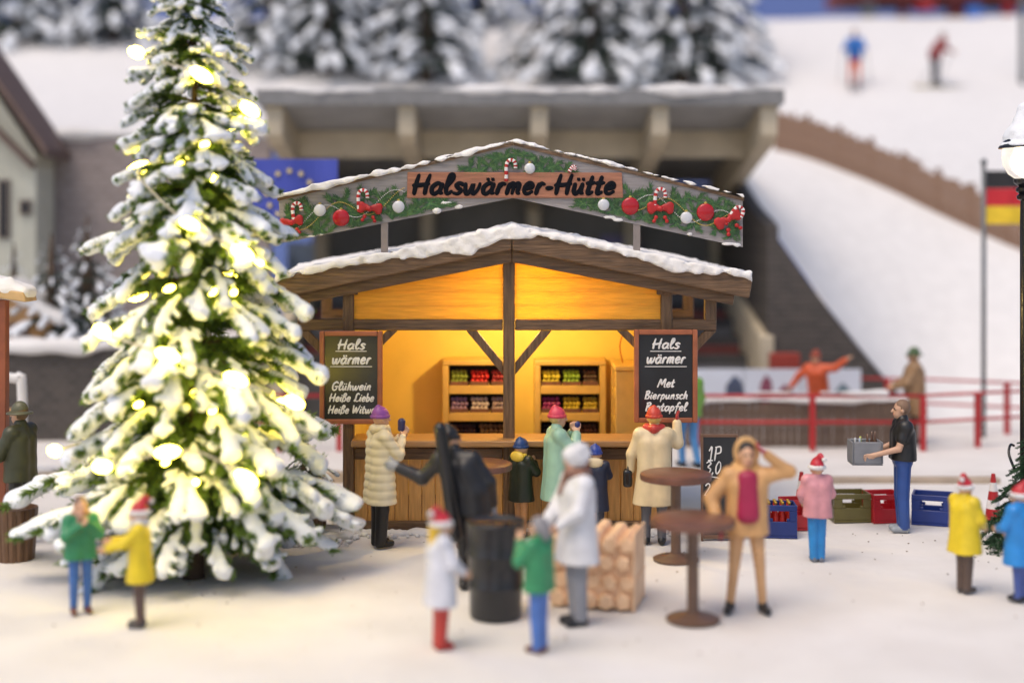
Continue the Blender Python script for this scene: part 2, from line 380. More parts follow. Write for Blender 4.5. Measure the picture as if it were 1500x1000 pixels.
# ------------------------------------------------------------------ conifers
def branch_geo(seed, nneedle=1.0, ntw=7):
    r = np.random.default_rng(seed); segs = []
    def stem(t): return np.array((t, .05*math.sin(t*3+seed), .12*t-.50*t*t))
    ts = np.linspace(0,1,9); st = [stem(t) for t in ts]; segs.append((st,[.022*(1-.75*t) for t in ts]))
    tips = []
    for i in range(ntw):
        t = .22+.74*i/(ntw-1)
        for sd_ in (-1,1):
            L = (.30-.17*t)*r.uniform(.75,1.2); a = R(r.uniform(32,52))*sd_; b = stem(t)
            d = np.array((math.cos(a),math.sin(a),-.10-.3*r.random())); pts = [b+d*L*q+np.array((0,0,-.12*L*q*q)) for q in (0,.33,.66,1)]
            segs.append((pts,[.010,.008,.006,.004])); tips.append((t,pts))
    nv, nf = [], []
    for pts,_ in segs:
        pts = np.array(pts); ln = np.linalg.norm(np.diff(pts,axis=0),axis=1).sum(); n = int(ln/.012*3.4*nneedle)
        for _ in range(n):
            q = r.random()**.9*(len(pts)-1); i = min(int(q),len(pts)-2); p = pts[i]+(pts[i+1]-pts[i])*(q-i)
            if p[0] < .10: continue
            ax = pts[i+1]-pts[i]; ax /= np.linalg.norm(ax); d = r.normal(size=3); d -= ax*(d@ax); d /= np.linalg.norm(d)+1e-9
            d = d*.8+ax*r.uniform(.2,.9); d /= np.linalg.norm(d); L = r.uniform(.045,.085)
            sde = np.cross(d,r.normal(size=3)); sde /= np.linalg.norm(sde)+1e-9; sde *= .0085
            b = len(nv); nv += [p-sde,p+sde,p+d*L]; nf.append((b,b+1,b+2))
    return segs, tips, np.array(nv), np.array(nf), stem
def snow_prims(seed, tips, stem, dens=1.):
    r = np.random.default_rng(seed+50); pr = []; up = np.array((0,0,.028)); t0 = r.uniform(.52,.76)
    ts = np.linspace(t0,1.02,5)
    for a,b in zip(ts[:-1],ts[1:]): pr.append(cone(stem(a)+up,stem(b)+up*.8,.032+.048*(a-t0)/(1.02-t0)*r.uniform(.8,1.2),.032+.048*(b-t0)/(1.02-t0)*r.uniform(.8,1.15)))
    for t,pts in tips:
        if t > .42 and r.random() < .56*dens:
            q = r.uniform(.2,.6); a = pts[1]+(pts[2]-pts[1])*q; s = r.uniform(.022,.036); pr.append(cone(a+up*.8,pts[3]+up*.5,s*.75,s*1.15))
    return pr
NEED = M('fir_needles',(.17,.27,.05),.6,.45,9.,col2=(.07,.13,.03),transl=.4); BARK = M('bark',(.09,.06,.04),.9,.3,8.,.6)
NEEDD = M('dark_fir_needles',(.035,.06,.04),.6,.45,6.,col2=(.015,.028,.02))
NV = 7; BR = []; SN = []; RAWB = []; RAWS = []
for i in range(NV):
    segs,tips,nv,nf,stem = branch_geo(100+i,1.9)
    mb = MB()
    for pts,rad in segs: mb.tube(pts,rad,5,mi=1)
    mb.add(nv,[tuple(f) for f in nf],0); BR.append(mb.mesh('branch',[NEED,BARK]))
    prm = snow_prims(100+i,tips,stem); nzf = sines(60+i,8,3,12)
    V,Fc,_ = nets(prm,.016,.03,lambda x,y,z: nzf(x,y,z)*.018); SN.append([arr_mesh('snow',V[np.unique(f)],np.unique(f,return_inverse=True)[1].reshape(f.shape),SNOWT) for f in islands(V,Fc) if len(f) > 60])
    segs,tips,nv,nf,stem = branch_geo(200+i,.6,5); RAWB.append((nv,nf))
    V,Fc,_ = nets(snow_prims(200+i,tips,stem,.85),.036,.04); RAWS.append((V,Fc))

TX, TY, TH, TR = px(283,16.2), 16.2, 8.3, 1.80
def tree_r(z): return TR*max(0,(1-(z-.35)/(TH-.35)))**.98
tree = thing('christmas_tree',(TX,TY,0),'tall snow-laden Christmas tree hung with glowing warm lights','tree')
mb = MB(); mb.tube([(0,0,-.02),(0,0,2.5),(0.02,0,5),(0,0,TH)],[.13,.09,.04,.008],10); child('trunk',mb.mesh('trunk',BARK,True),tree)
lv = np.concatenate([np.linspace(.70,5.7,16),np.linspace(5.95,8.0,11)])
k = 0
for li,z in enumerate(lv):
    L = tree_r(z-.25)*.95*(.90 if z < 1.2 else 1); nb = 12 if z < 2 else 11 if z < 4.6 else 9
    for j in range(nb):
        a = 2*math.pi*(j+.5*(li % 2)+random.uniform(-.22,.22))/nb; v = k % NV; k += 1
        s = max(.16,L*random.uniform(.84,1.12))*(1-.30*max(0,-math.sin(a))*(1 if z < 2.2 else .5)); zz = z+random.uniform(-.08,.08)
        pit = random.uniform(-.22,.20)-(.10 if z < 1.3 else 0)
        if z < 1.0: pit -= .02
        o = child('branch',BR[v],tree,(0,0,zz),(random.uniform(-.25,.25),-pit,a),(s,s*1.05,min(s,1.5)*.95+.1*s))
        [child('snow',me_,o) for me_ in SN[v]]
for (z,L,nb,pit) in ((.42,.95,9,-.02),(.62,1.35,9,.0),(1.0,1.75,8,-.03),(1.3,1.7,8,-.02)):
    for j in range(nb):
        a = 2*math.pi*(j+random.uniform(-.3,.3))/nb; v = random.randrange(NV); s = L*random.uniform(.9,1.15)*(1-.42*max(0,-math.sin(a)))*(1+.16*max(0,-math.cos(a)))
        o = child('branch',BR[v],tree,(0,0,z),(random.uniform(-.25,.25),-pit,a),(s,s*1.05,min(.9*s,.75*z+.25)))
        [child('snow',me_,o) for me_ in SN[v]]
for i in range(140):                                       # short inner shoots that hide the trunk
    z = random.uniform(3.6,8.1); a = random.uniform(0,6.283); s = tree_r(z)*random.uniform(.6,.98)+.12; v = random.randrange(NV)
    o = child('branch',BR[v],tree,(0,0,z),(random.uniform(-.4,.4),random.uniform(-.5,.1),a),(s,s*1.25,s))
    [child('snow',me_,o) for me_ in SN[v]]
# topmost leader
child('tip',BR[0],tree,(0,0,TH-.35),(0,R(-80),0),(.5,.5,.5))

# light string: wire wound down the cone with bulbs on it, plus bulbs added inside as fill light
BULB = M('bulb_glow',(1,.85,.5),.4,0,emit=(1.0,.74,.07),estr=30.)
WIREM = M('pale_wire',(.55,.50,.35),.4)
ls = thing('light_string',(TX,TY,0),'string of glowing warm white bulbs wound around the Christmas tree','string lights')
def on_tree(x,y):     # point of the tree's front surface seen at that place
    Y = TY
    for _ in range(4):
        X = px(x,Y); Z = pz(y,Y); r_ = tree_r(Z)*.95; dx = max(-.98*r_,min(.98*r_,X-TX)); Y = TY-math.sqrt(max(r_*r_-dx*dx,0))
    return Vector((X,Y,Z))
strands = [[(200,77),(250,95),(295,110),(365,160)],[(205,262),(240,298),(275,325),(355,370)],[(128,450),(150,485),(245,520),(345,555),(430,590)],[(80,660),(150,683),(245,662),(300,665),(360,700)]]
bulbs = [[0,2,3],[2,3],[1,2,3,4],[0,1,2,4]]
mb = MB()
def smooth(pts,n=8):
    out = []; P = [Vector(p) for p in pts]
    for i in range(len(P)-1):
        a,b,c,d = P[max(i-1,0)],P[i],P[i+1],P[min(i+2,len(P)-1)]
        for j in range(n):
            t = j/n; out.append(.5*((2*b)+(c-a)*t+(2*a-5*b+4*c-d)*t*t+(3*b-a-3*c+d)*t**3))
    return out+[P[-1]]
prev = None; bpts = []
for st,bl in zip(strands,bulbs):
    P_ = [on_tree(*q) for q in st]
    if prev is not None:       # the wire goes on behind the tree
        back = []
        for q in range(1,6):
            t = q/6; z = prev.z+(P_[0].z-prev.z)*t; r_ = tree_r(z)*.72
            a0 = math.atan2(prev.y-TY,prev.x-TX); a1 = math.atan2(P_[0].y-TY,P_[0].x-TX)
            if a1 < a0: a1 += 2*math.pi
            a = a0+(a1-a0)*t; back.append(Vector((TX+r_*math.cos(a),TY+r_*math.sin(a),z)))
        mb.tube(smooth([prev]+back+[P_[0]]),.012,5); bpts += [(b,back[0]-back[-1]) for b in back[::2]]
    mb.tube(smooth(P_),.013,5)
    for i in bl: bpts.append((P_[i], P_[min(i+1,len(P_)-1)]-P_[max(i-1,0)]))
    prev = P_[-1]
par(link(bpy.data.objects.new('wire',mb.mesh('wire',WIREM,True))),ls)
extra = [(310,210),(250,240),(210,360),(380,430),(190,520),(330,610),(290,720),(225,425),(150,600),(285,585),(415,480),(330,260),(215,690),(400,650),(110,545),(330,430)]
mbb = MB(); mbb.lathe([(0.002,-.125),(.045,-.09),(.065,-.03),(.065,.04),(.04,.10),(.003,.125)],n=12); bme = mbb.mesh('bulb',BULB,True)
for p,d in bpts:
    d = d.normalized(); o = link(bpy.data.objects.new('bulb',bme)); o.location = p; o.rotation_euler = d.to_track_quat('Z','Y').to_euler(); o.scale = (1.05,1.05,1.15); par(o,ls)
for q in extra:  # added small bulbs off the wire, mostly hidden, to light the foliage from within
    p = on_tree(*q); p = Vector((TX+(p.x-TX)*.62,TY+(p.y-TY)*.62,p.z)); o = link(bpy.data.objects.new('bulb',bme)); o.location = p; o.rotation_euler = (R(70),0,random.uniform(0,3)); o.scale = (.55,.55,.55); par(o,ls)

def crown_mesh(seed, H, Rr, levels, per, snow=True, needle=NEEDD, z0=.5):
    r = random.Random(seed); nv,nf,sv,sf = [],[],[],[]; no = so_ = 0
    for li in range(levels):
        z = z0+(H-z0)*(li/levels)**1.0; L = Rr*(1-(z-z0)/(H-z0)*.93)
        for j in range(per if li < levels*.7 else max(4,per-3)):
            a = 2*math.pi*(j+.5*(li % 2)+r.uniform(-.3,.3))/per; s = L*r.uniform(.8,1.15)
            Mx = Matrix.Translation((0,0,z+r.uniform(-.1,.1)))@Matrix.Rotation(a,4,'Z')@Matrix.Rotation(r.uniform(-.2,.1),4,'Y')@Matrix.Rotation(r.uniform(-.3,.3),4,'X')
            A = np.array(Mx)[:3,:3]*s; t = np.array(Mx)[:3,3]; v = r.randrange(NV)
            V,Fc = RAWB[v]; nv.append(V@A.T+t); nf.append(Fc+no); no += len(V)
            V,Fc = RAWS[v]; sv.append(V@A.T+t); sf.append(Fc+so_); so_ += len(V)
    a = arr_mesh('crown',np.concatenate(nv),np.concatenate(nf),needle,smooth=False)
    b = arr_mesh('snow',np.concatenate(sv),np.concatenate(sf),SNOWT) if snow else None
    mb = MB(); mb.tube([(0,0,-.3),(0,0,H*.5),(0,0,H)],[.16,.1,.02],8)
    return mb.mesh('trunk',BARK,True),a,b
BG = [crown_mesh(1,6.5,1.5,14,9), crown_mesh(2,5.2,1.7,12,9), crown_mesh(3,2.2,.95,8,8,z0=.15)]
far = [(30,48.5,1,'snowy conifer at the far left of the hilltop tree line'),(100,49,0,'snowy conifer second from the left on the hilltop, left of the Christmas tree'),
       (168,48.5,1,'snowy conifer on the hilltop just left of the Christmas tree top'),
       (395,46,1,'snowy conifer on the hill directly right of the Christmas tree top'),(478,45,0,'snowy conifer second to the right of the Christmas tree top'),
       (552,46,1,'snowy conifer above the second grandstand roof beam'),(625,45,0,'snowy conifer at the left of the bare snow gap in the tree line'),
       (436,48.5,1,'snowy conifer behind the two right of the Christmas tree top'),(515,48.5,0,'snowy conifer set behind the third grandstand-side tree'),(590,48.5,1,'snowy conifer set behind the trees left of the bare snow gap'),(898,49,1,'snowy conifer set behind the trees over the right roof beams'),(705,53,1,'dark distant conifer set back in the gap of the tree line'),(800,46,0,'snowy conifer at the right of the bare snow gap in the tree line'),
       (868,45,1,'snowy conifer above the third grandstand roof beam'),(935,46,0,'snowy conifer above the fourth grandstand roof beam'),
       (1000,45,1,'snowy conifer next to last at the right of the tree line'),(1052,46,0,'rightmost snowy conifer of the tree line beside the blue backdrop')]
def plant_tree(name,kit,loc,s,rot,label,group=None,cat='tree'):
    t = thing(name,loc,label,cat,group); t.rotation_euler = (0,0,rot); t.scale = (s,s,s)
    child('trunk',kit[0],t); c = child('crown',kit[1],t)
    if kit[2]: child('snow',kit[2],t)['kind'] = 'stuff'
    return t
for i,(x,Y,v,lab) in enumerate(far):
    X = px(x,Y); plant_tree('conifer_tree',BG[v],(X,Y,float(hillz(np.array(X),np.array(float(Y))))-.1),random.uniform(1.1,1.35),i*1.3,lab,'snowy trees on the hill')
for i,(x,Y,s,lab) in enumerate([(75,27.5,1.0,'small snow-covered conifer in front of the pale stone wall, left one'),(128,28,1.15,'small snow-covered conifer in front of the pale stone wall, beside the Christmas tree'),(20,28.4,.9,'small snow-covered conifer below the cream house')]):
    plant_tree('conifer_bush',BG[2],(px(x,Y),Y,1.66),s,i*2.1,lab,'small conifers below the stone wall')
MB().box(-16,-5.6,26.8,30.9,-.1,1.72).build('terrace',SNOW); tag(bpy.data.objects['terrace'],kind='structure')
w = thing('low_wall',(-8.5,26.6,0),'dark grey stone wall with a snow cap below the little wooden hut','wall')
MB().box(-16,-5.5,26.5,26.79,-.1,1.70).build('masonry',DARKSTONE,w)
V,Fc,_ = nets([boxs((-16,26.35,1.64),(-5.4,27.0,1.86),.1)],.08,.02,lambda x,y,z: sines(15,6,.4,2)(x,y,z)*.09)
snow_parts(V,Fc,SNOW,w)

# ------------------------------------------------------------------ fence on the slope, skiers' hill furniture
FEN = M('fence_wood',(.27,.165,.11),.8,.45,1.2)
fe = thing('picket_fence',(9,35,4.5),'long brown wooden slat fence running down the ski slope','fence')
A = np.array((px(1138,36.4),36.4)); B = np.array((px(1530,33.6),33.6)); n = 64
def fz(p): return float(hillz(np.array(p[0]),np.array(p[1])))
d2 = (B-A)/np.linalg.norm(B-A)
slat_me = {}
for i in range(n):
    p = A+(B-A)*(i+.5)/n; h = 1.0+.04*math.sin(i*1.7); z = fz(p)
    o = MB().box(-.047,.047,-.012,.012,-.15,h).mesh('slat',FEN) if not slat_me else slat_me[0]
    slat_me[0] = o; ob = link(bpy.data.objects.new('slat',o)); ob.scale = (1,1,random.uniform(.9,1.08)); ob.location = (p[0],p[1],z); ob.rotation_euler = (0,0,math.atan2(d2[1],d2[0])); par(ob,fe)
for i in range(9):
    p = A+(B-A)*i/8; z = fz(p); MB().box(p[0]-.06,p[0]+.06,p[1]+.03,p[1]+.15,z-.3,z+1.12).build('post',FEN,fe)
for hh in (.25,.8):
    mb = MB(); mb.tube([(q[0],q[1]+.04,fz(q)+hh) for q in (A+(B-A)*t for t in np.linspace(0,1,24))],.035,4); mb.build('rail',FEN,fe)
RED = M('red_paint',(.42,.02,.022),.4,.12,4.); GREY = M('grey_metal',(.16,.17,.18),.5,.1,4.,metal=.3); BLACK = M('black_gloss',(.012,.012,.013),.16,.2,4.)
DRED = M('dark_red',(.16,.025,.025),.6,.2,1.)
st_ = thing('lift_station',(px(1380,57),57,11.8),'dark red ski lift station with posts on the crest of the slope','lift station')
Yl = 57; 
MB().box(px(1225,Yl),px(1520,Yl),Yl-1,Yl+2,pz(4,Yl),pz(-14,Yl)).build('roof',DRED,st_)
for x,wd,m in ((1268,9,GREY),(1318,5,DRED),(1395,11,DRED),(1470,7,RED)):
    MB().box(px(x-wd,Yl),px(x+wd,Yl),Yl-.6,Yl-.2,11.3,pz(3,Yl)).build('post',m,st_)
MB().box(px(1335,Yl),px(1362,Yl),Yl-.9,Yl,pz(18,Yl),pz(-2,Yl)).build('gondola',RED,st_,bevel=.1)
MB().box(px(1405,Yl),px(1425,Yl),Yl-1.1,Yl-.7,11.3,pz(14,Yl)).build('panel',M('blue_panel',(.06,.16,.50),.5),st_)
py_ = thing('lift_pylon',(px(1498,45),45,fz((px(1498,45),45))),'dark grey lift pylon at the top right edge of the slope','pylon')
zz = fz((px(1498,45),45)); MB().tube([(px(1498,45),45,zz-.3),(px(1498,45),45,zz+5)],[.11,.09],10).build('mast',GREY,py_,smooth=True); MB().box(px(1498,45)-.8,px(1498,45)+.8,44.9,45.1,zz+4.9,zz+5.05).build('cross_arm',GREY,py_)

# ------------------------------------------------------------------ flags
def flag(label, x, Y, ztop, fx0, fx1, fz0, fz1, kind):
    t = thing('flag',(px(x,Y),Y,0),label,'flag')
    mb = MB(); mb.tube([(px(x,Y),Y,-.05),(px(x,Y),Y,ztop)],.045,10); mb.ball((px(x,Y),Y,ztop+.03),.07); mb.build('pole',M('pole_grey',(.13,.14,.15),.4,metal=.4),t,smooth=True)
    n = 14; xs_ = np.linspace(fx0,fx1,n); wav = [.05*math.sin(i*.8)*(i/n) for i in range(n)]
    def cloth(z0,z1,m,name='cloth'):
        mb = MB(); vv = []
        for i in range(n): vv += [(xs_[i],Y-.02+wav[i],z0),(xs_[i],Y-.02+wav[i],z1),(xs_[i],Y+.0+wav[i],z1),(xs_[i],Y+.0+wav[i],z0)]
        ff = []
        for i in range(n-1):
            for q in range(4): ff.append((4*i+q,4*i+(q+1)%4,4*i+4+(q+1)%4,4*i+4+q))
        ff += [(3,2,1,0),tuple(4*(n-1)+q for q in range(4))]
        mb.add(vv,[f[::-1] for f in ff]); return mb.build(name,m,t,smooth=False)
    if kind == 'de':
        for i,m in enumerate((M('flag_gold',(.80,.55,.03),.7),M('flag_red',(.55,.02,.03),.7),M('flag_black',(.02,.02,.022),.7))):
            cloth(fz0+(fz1-fz0)*i/3,fz0+(fz1-fz0)*(i+1)/3-.002,m,'stripe')
    else:
        c = cloth(fz0,fz1,M('flag_blue',(.05,.075,.42),.55,.1,1.5)); cx_,cz_ = (fx0+fx1)/2,(fz0+fz1)/2; rr_ = (fz1-fz0)*.33
        for q in range(12):
            a = q*math.pi/6; pts = []
            for s_ in range(10):
                r0 = .062 if s_ % 2 == 0 else .026; b = math.pi/2+s_*math.pi/5; pts.append((cx_+rr_*math.cos(a)+r0*math.cos(b),cz_+rr_*math.sin(a)+r0*math.sin(b)))
            wv = np.interp(cx_+rr_*math.cos(a),xs_,wav); MB().prism(pts,Y-.055+wv,Y-.022+wv).build('star',M('star_gold',(.75,.62,.30),.6),t)
    return t
Yf = 26.9
flag('black red and gold striped flag on a grey pole before the slope',1441,Yf,pz(240,Yf),px(1441,Yf)+.02,px(1441,Yf)+.95,pz(328,Yf),pz(250,Yf),'de')
Ye = 24.5
flag('blue flag with a ring of twelve gold stars behind the hut banner',352,Ye,pz(228,Ye),px(354,Ye),px(495,Ye),pz(335,Ye),pz(233,Ye),'eu')

# ------------------------------------------------------------------ kerb, rink and railings
KERB = M('kerb_beige',(.42,.34,.26),.8,.15,3.)
for a,b,lab in ((-12,-2.3,'low beige kerb board lying in the snow behind the Christmas tree'),(4.6,7.6,'low beige kerb board behind the row of plastic crates')):
    MB_ = MB().box(a,b,22.1,22.34,-.03,.16 if a < 0 else .07).build('kerb',KERB,None,bevel=.02); tag(MB_,lab,'kerb',kind='structure')
V,Fc,_ = nets([boxs((-12,22.12,.12),(-2.6,22.5,.22),.05)],.05,.02,lambda x,y,z: sines(25,6,.5,3)(x,y,z)*.05)
tag(link(bpy.data.objects.new('snow_ridge',arr_mesh('snow_ridge',V,Fc,SNOW))),kind='structure')
FB = M('fence_boards',(.16,.11,.08),.8,.35,5.)
rf = thing('rink_fence',(5.5,25.7,0),'brown board fence around the ice rink behind the red railing','fence')
Yr = 25.75; xa, xb = px(985,Yr), px(1332,Yr); nb = 34
bm_ = MB().box(-.5*(xb-xa)/nb+.006,.5*(xb-xa)/nb-.006,-.02,.02,-.02,.82).mesh('plank',FB)
for i in range(nb):
    o = link(bpy.data.objects.new('plank',bm_)); o.location = (xa+(xb-xa)*(i+.5)/nb,Yr+random.uniform(-.012,.012),0); o.scale = (1,1,random.uniform(.97,1.02)); par(o,rf)
MB().box(xa,xb,Yr+.03,Yr+.09,.55,.65).build('rail',FB,rf)
V,Fc,_ = nets([boxs((xa-.02,Yr-.10,.80),(xb,Yr+.14,.88),.03)],.03,.02,lambda x,y,z: sines(35,6,.6,3)(x,y,z)*.03)
snow_parts(V,Fc,SNOW,rf)
def railing(label, pts, posts, h=(.97,.50), r=.035, snow=False):
    t = thing('railing',(pts[0][0],pts[0][1],0),label,'railing','red railings around the rink')
    for hh in h: MB().tube([(p[0],p[1],hh) for p in pts],r,8).build('rail',RED,t,smooth=True)
    for q in posts: MB().box(q[0]-.05,q[0]+.05,q[1]-.05,q[1]+.05,-.05,h[0]+.02).build('post',RED,t,bevel=.01)
    return t
Yp = 25.3; 
rl = railing('red two-bar railing in front of the brown rink fence',[(px(985,Yp),Yp),(px(1352,Yp),Yp)],[(px(x,Yp),Yp) for x in (1020,1190,1352)])
for (a,b) in ((1100,1180),(1200,1300)):
    V,Fc,_ = nets([boxs((px(a,Yp),Yp-.06,1.0),(px(b,Yp),Yp+.06,1.05),.02)],.025,.02,lambda x,y,z: sines(a,6,.8,4)(x,y,z)*.025)
    snow_parts(V,Fc,SNOW,rl)
railing('red railing running on to the right behind the flag pole',[(px(1358,Yp),Yp+.05),(px(1530,26.2),26.2)],[(px(1428,25.9),25.75),(px(1530,26.2),26.2)],r=.028)
railing('red railing far back along the foot of the ski slope',[(px(1215,28.3),28.3),(px(1360,28.0),28.0),(px(1520,27.2),27.2)],[(px(x,Y),Y) for x,Y in ((1215,28.3),(1300,28.1),(1475,27.4))],r=.025)
railing('red railing between the Christmas tree and the hut',[(px(300,Yp),Yp),(px(498,Yp),Yp)],[(px(x,Yp),Yp) for x in (320,410,497)])
Yd = 27.9
bd = thing('rink_boards',(px(1140,Yd),Yd,0),'white advertising boards with dark printed figures beside the rink','boards')
for i,(a,b) in enumerate(((1005,1090),(1090,1175),(1175,1262))):
    pb = MB().box(px(a,Yd)+.01,px(b,Yd)-.01,Yd,Yd+.06,0,1.18).build('board',M('white_board',(.62,.66,.74),.5,.06,2.),bd)
    for (c0,c1,c2,c3,m) in (((1015,1022,555,580,'maroon'),(1060,1092,549,580,'navy')),((1110,1135,548,580,'maroon'),(1133,1166,562,580,'maroon')),((1180,1215,558,580,'bluep'),(1218,1250,560,580,'tealp')))[i]:
        col = {'maroon':(.22,.06,.10),'navy':(.07,.09,.15),'bluep':(.07,.13,.40),'tealp':(.16,.24,.28)}[m]
        poly = [(px(c0,Yd),pz(c3+20,Yd)),(px(c1,Yd),pz(c3+20,Yd)),(px(c1-5,Yd),pz(c2+10,Yd)),(px((c0+c1)/2,Yd),pz(c2,Yd)),(px(c0+4,Yd),pz(c2+14,Yd))]
        par(MB().prism(poly,Yd-.012,Yd-.003).build('print',M('print_'+m,col,.6,.3,4.)),pb)
bx = thing('red_barrier',(px(1150,28.2),28.2,0),'dark red padded barrier at the foot of the grandstand','barrier'); MB().box(px(1128,28.2),px(1172,28.2),28.15,28.35,0,pz(517,28.2)).build('panel',M('barrier_red',(.30,.04,.025),.6),bx,bevel=.03)

# ------------------------------------------------------------------ market hut
hut = thing('market_hut',(px(743,18.7),18.7,0),'brown timbered market hut with glowing amber gable and snowy roof','market hut')
def hb(x0,x1,y0,y1,Y0,Y1,name,m,bevel=.012,parent=hut): return MB().box(px(x0,Y0),px(x1,Y0),Y0,Y1,pz(y1,Y0),pz(y0,Y0)).build(name,m,parent,bevel=bevel)
Yh = 18.62
def poly_h(pts,Y): return [(px(x,Y),pz(y,Y)) for x,y in pts]
def pr(pts,Y0,Y1,name,m,bevel=.012,parent=hut): return MB().prism(poly_h(pts,Y0),Y0,Y1).build(name,m,parent,bevel=bevel)
ZB = 0
for x0,x1 in ((502,518),(968,985)):                                   # front corner posts
    MB().box(px(x0,Yh),px(x1,Yh),Yh,Yh+.15,-.02,pz(412,Yh)).build('post',BRZ,hut,bevel=.015)
    MB().box(px(x0,Yh),px(x1,Yh),20.95,21.1,-.02,pz(412,Yh)).build('post',BRZ,hut,bevel=.015)
MB().box(px(737,Yh),px(754,Yh),Yh-.02,Yh+.14,-.02,pz(362,Yh)).build('post',BRZ,hut,bevel=.015)
for x0,x1,yt in ((435,452,434),(1033,1050,434)):
    for Y_ in (Yh,20.95): MB().box(px(x0,Yh),px(x1,Yh),Y_+.01,Y_+.14,pz(470,Yh),pz(yt,Yh)).build('post',BRZ,hut,bevel=.012)
for Y_ in (Yh+.02,20.97):
    for a,b in ((435,736.5),(754.5,1050)): MB().box(px(a,Yh),px(b,Yh),Y_,Y_+.11,pz(484,Yh),pz(468,Yh)).build('beam',BRX,hut,bevel=.015)
for pts in ([(683,484.5),(699,484.5),(736.5,531),(736.5,549)],[(808,484.5),(792,484.5),(754.5,531),(754.5,549)],[(566,484.5),(582,484.5),(518.5,548),(518.5,532)],[(920,484.5),(904,484.5),(967.5,548),(967.5,532)],
            [(435,484.5),(452,484.5),(501.5,534),(501.5,552)],[(1050,484.5),(1033,484.5),(985.5,534),(985.5,552)]):
    pr(pts,Yh+.03,Yh+.11,'brace',BRZ,.01)
Y1 = 18.30                                                              # upper barge boards, then rafters behind them
pr([(750,337),(1103,407),(1098,437),(750,366)],Y1,Y1+.12,'barge_board',BRX,.02); pr([(749.6,337),(398,408),(404,438),(749.6,366)],Y1,Y1+.12,'barge_board',BRX,.02)
Y2 = 18.44
pr([(750,352),(1078,420),(1074,447),(750,384)],Y2,Y2+.14,'rafter',BRX,.015); pr([(749.6,352),(428,420),(432,447),(749.6,384)],Y2,Y2+.14,'rafter',BRX,.015)
for x in (508,976): hb(x-14,x+16,416,432,Yh-.06,Yh-.003,'bracket',BRZ,.02)
hb(735,757,358,376,Yh-.07,Yh-.022,'bracket',BRZ,.02)
Y3 = 18.43
for sg_ in (1,-1):                                                      # roof boards
    ap = (px(750,Y3)+.002*sg_,pz(342,Y3)); ev = (px(1100 if sg_ > 0 else 400,Y3),pz(412,Y3))
    nb = 12
    for i in range(nb):
        ya, yb = Y3+(21.5-Y3)*i/nb+.004, Y3+(21.5-Y3)*(i+1)/nb-.004
        MB().prism([ap,ev,(ev[0],ev[1]-.07),(ap[0],ap[1]-.07)],ya,yb).build('roof_board',BRX,hut)
# gable planks clipped under the rafters
def clip(poly,a,b,c):                                                   # keep a*x+b*y<=c
    out = []
    for i in range(len(poly)):
        p,q = poly[i],poly[(i+1)%len(poly)]; fp,fq = a*p[0]+b*p[1]-c, a*q[0]+b*q[1]-c
        if fp <= 0: out.append(p)
        if fp*fq < 0: t = fp/(fp-fq); out.append((p[0]+t*(q[0]-p[0]),p[1]+t*(q[1]-p[1])))
    return out
Yg = Yh+.05; sl_y = lambda x: 355+abs(x-750)*.2015
for side in (0,1):
    xa,xb = (516.5,739.5) if side == 0 else (751.5,969.5)
    for i,(ya,yb) in enumerate(((447.6,467.5),(427.4,447),(407,426.8),(386.5,406.4),(366,385.9))):
        p = [(xa,ya-.5),(xb,ya-.5),(xb,yb+(.5 if i else 0)),(xa,yb+(.5 if i else 0))]
        s_ = 1 if side else -1                                          # y >= 358+|x-750|*.2015
        p = clip(p,.2015*s_,-1,-357+750*.2015*s_)
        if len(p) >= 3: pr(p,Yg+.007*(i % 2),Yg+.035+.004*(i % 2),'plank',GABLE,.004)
# walls, floor
xl,xr = px(502,Yh)+.03,px(985,Yh)-.03
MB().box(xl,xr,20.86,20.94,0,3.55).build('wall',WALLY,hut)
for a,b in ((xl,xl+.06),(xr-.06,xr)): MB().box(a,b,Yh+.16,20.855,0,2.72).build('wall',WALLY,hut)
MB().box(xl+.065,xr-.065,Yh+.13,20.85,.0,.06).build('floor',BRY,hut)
# counter
MB().box(px(514,18.4),px(974,18.4),18.38,19.05,pz(655,18.4),pz(645,18.4)).build('counter_top',COUNTER,hut,bevel=.02)
for a,b in ((518.5,736.5),(754.5,967.5)):
    MB().box(px(a,Yh),px(b,Yh),Yh+.02,Yh+.12,pz(673,Yh),pz(656.5,Yh)).build('beam',BRX,hut,bevel=.012)
    MB().box(px(a,Yh),px(b,Yh),Yh-.01,Yh+.12,-.01,pz(763,Yh)).build('beam',BRX,hut,bevel=.012)
    n = 11; 
    for i in range(n):
        u0 = px(a,Yh)+(px(b,Yh)-px(a,Yh))*i/n; u1 = px(a,Yh)+(px(b,Yh)-px(a,Yh))*(i+1)/n
        MB().box(u0+.004,u1-.004,Yh+.05+.003*(i % 2),Yh+.09,pz(763,Yh)-.01,pz(673,Yh)+.01).build('plank',AMBERZ,hut,bevel=.006)
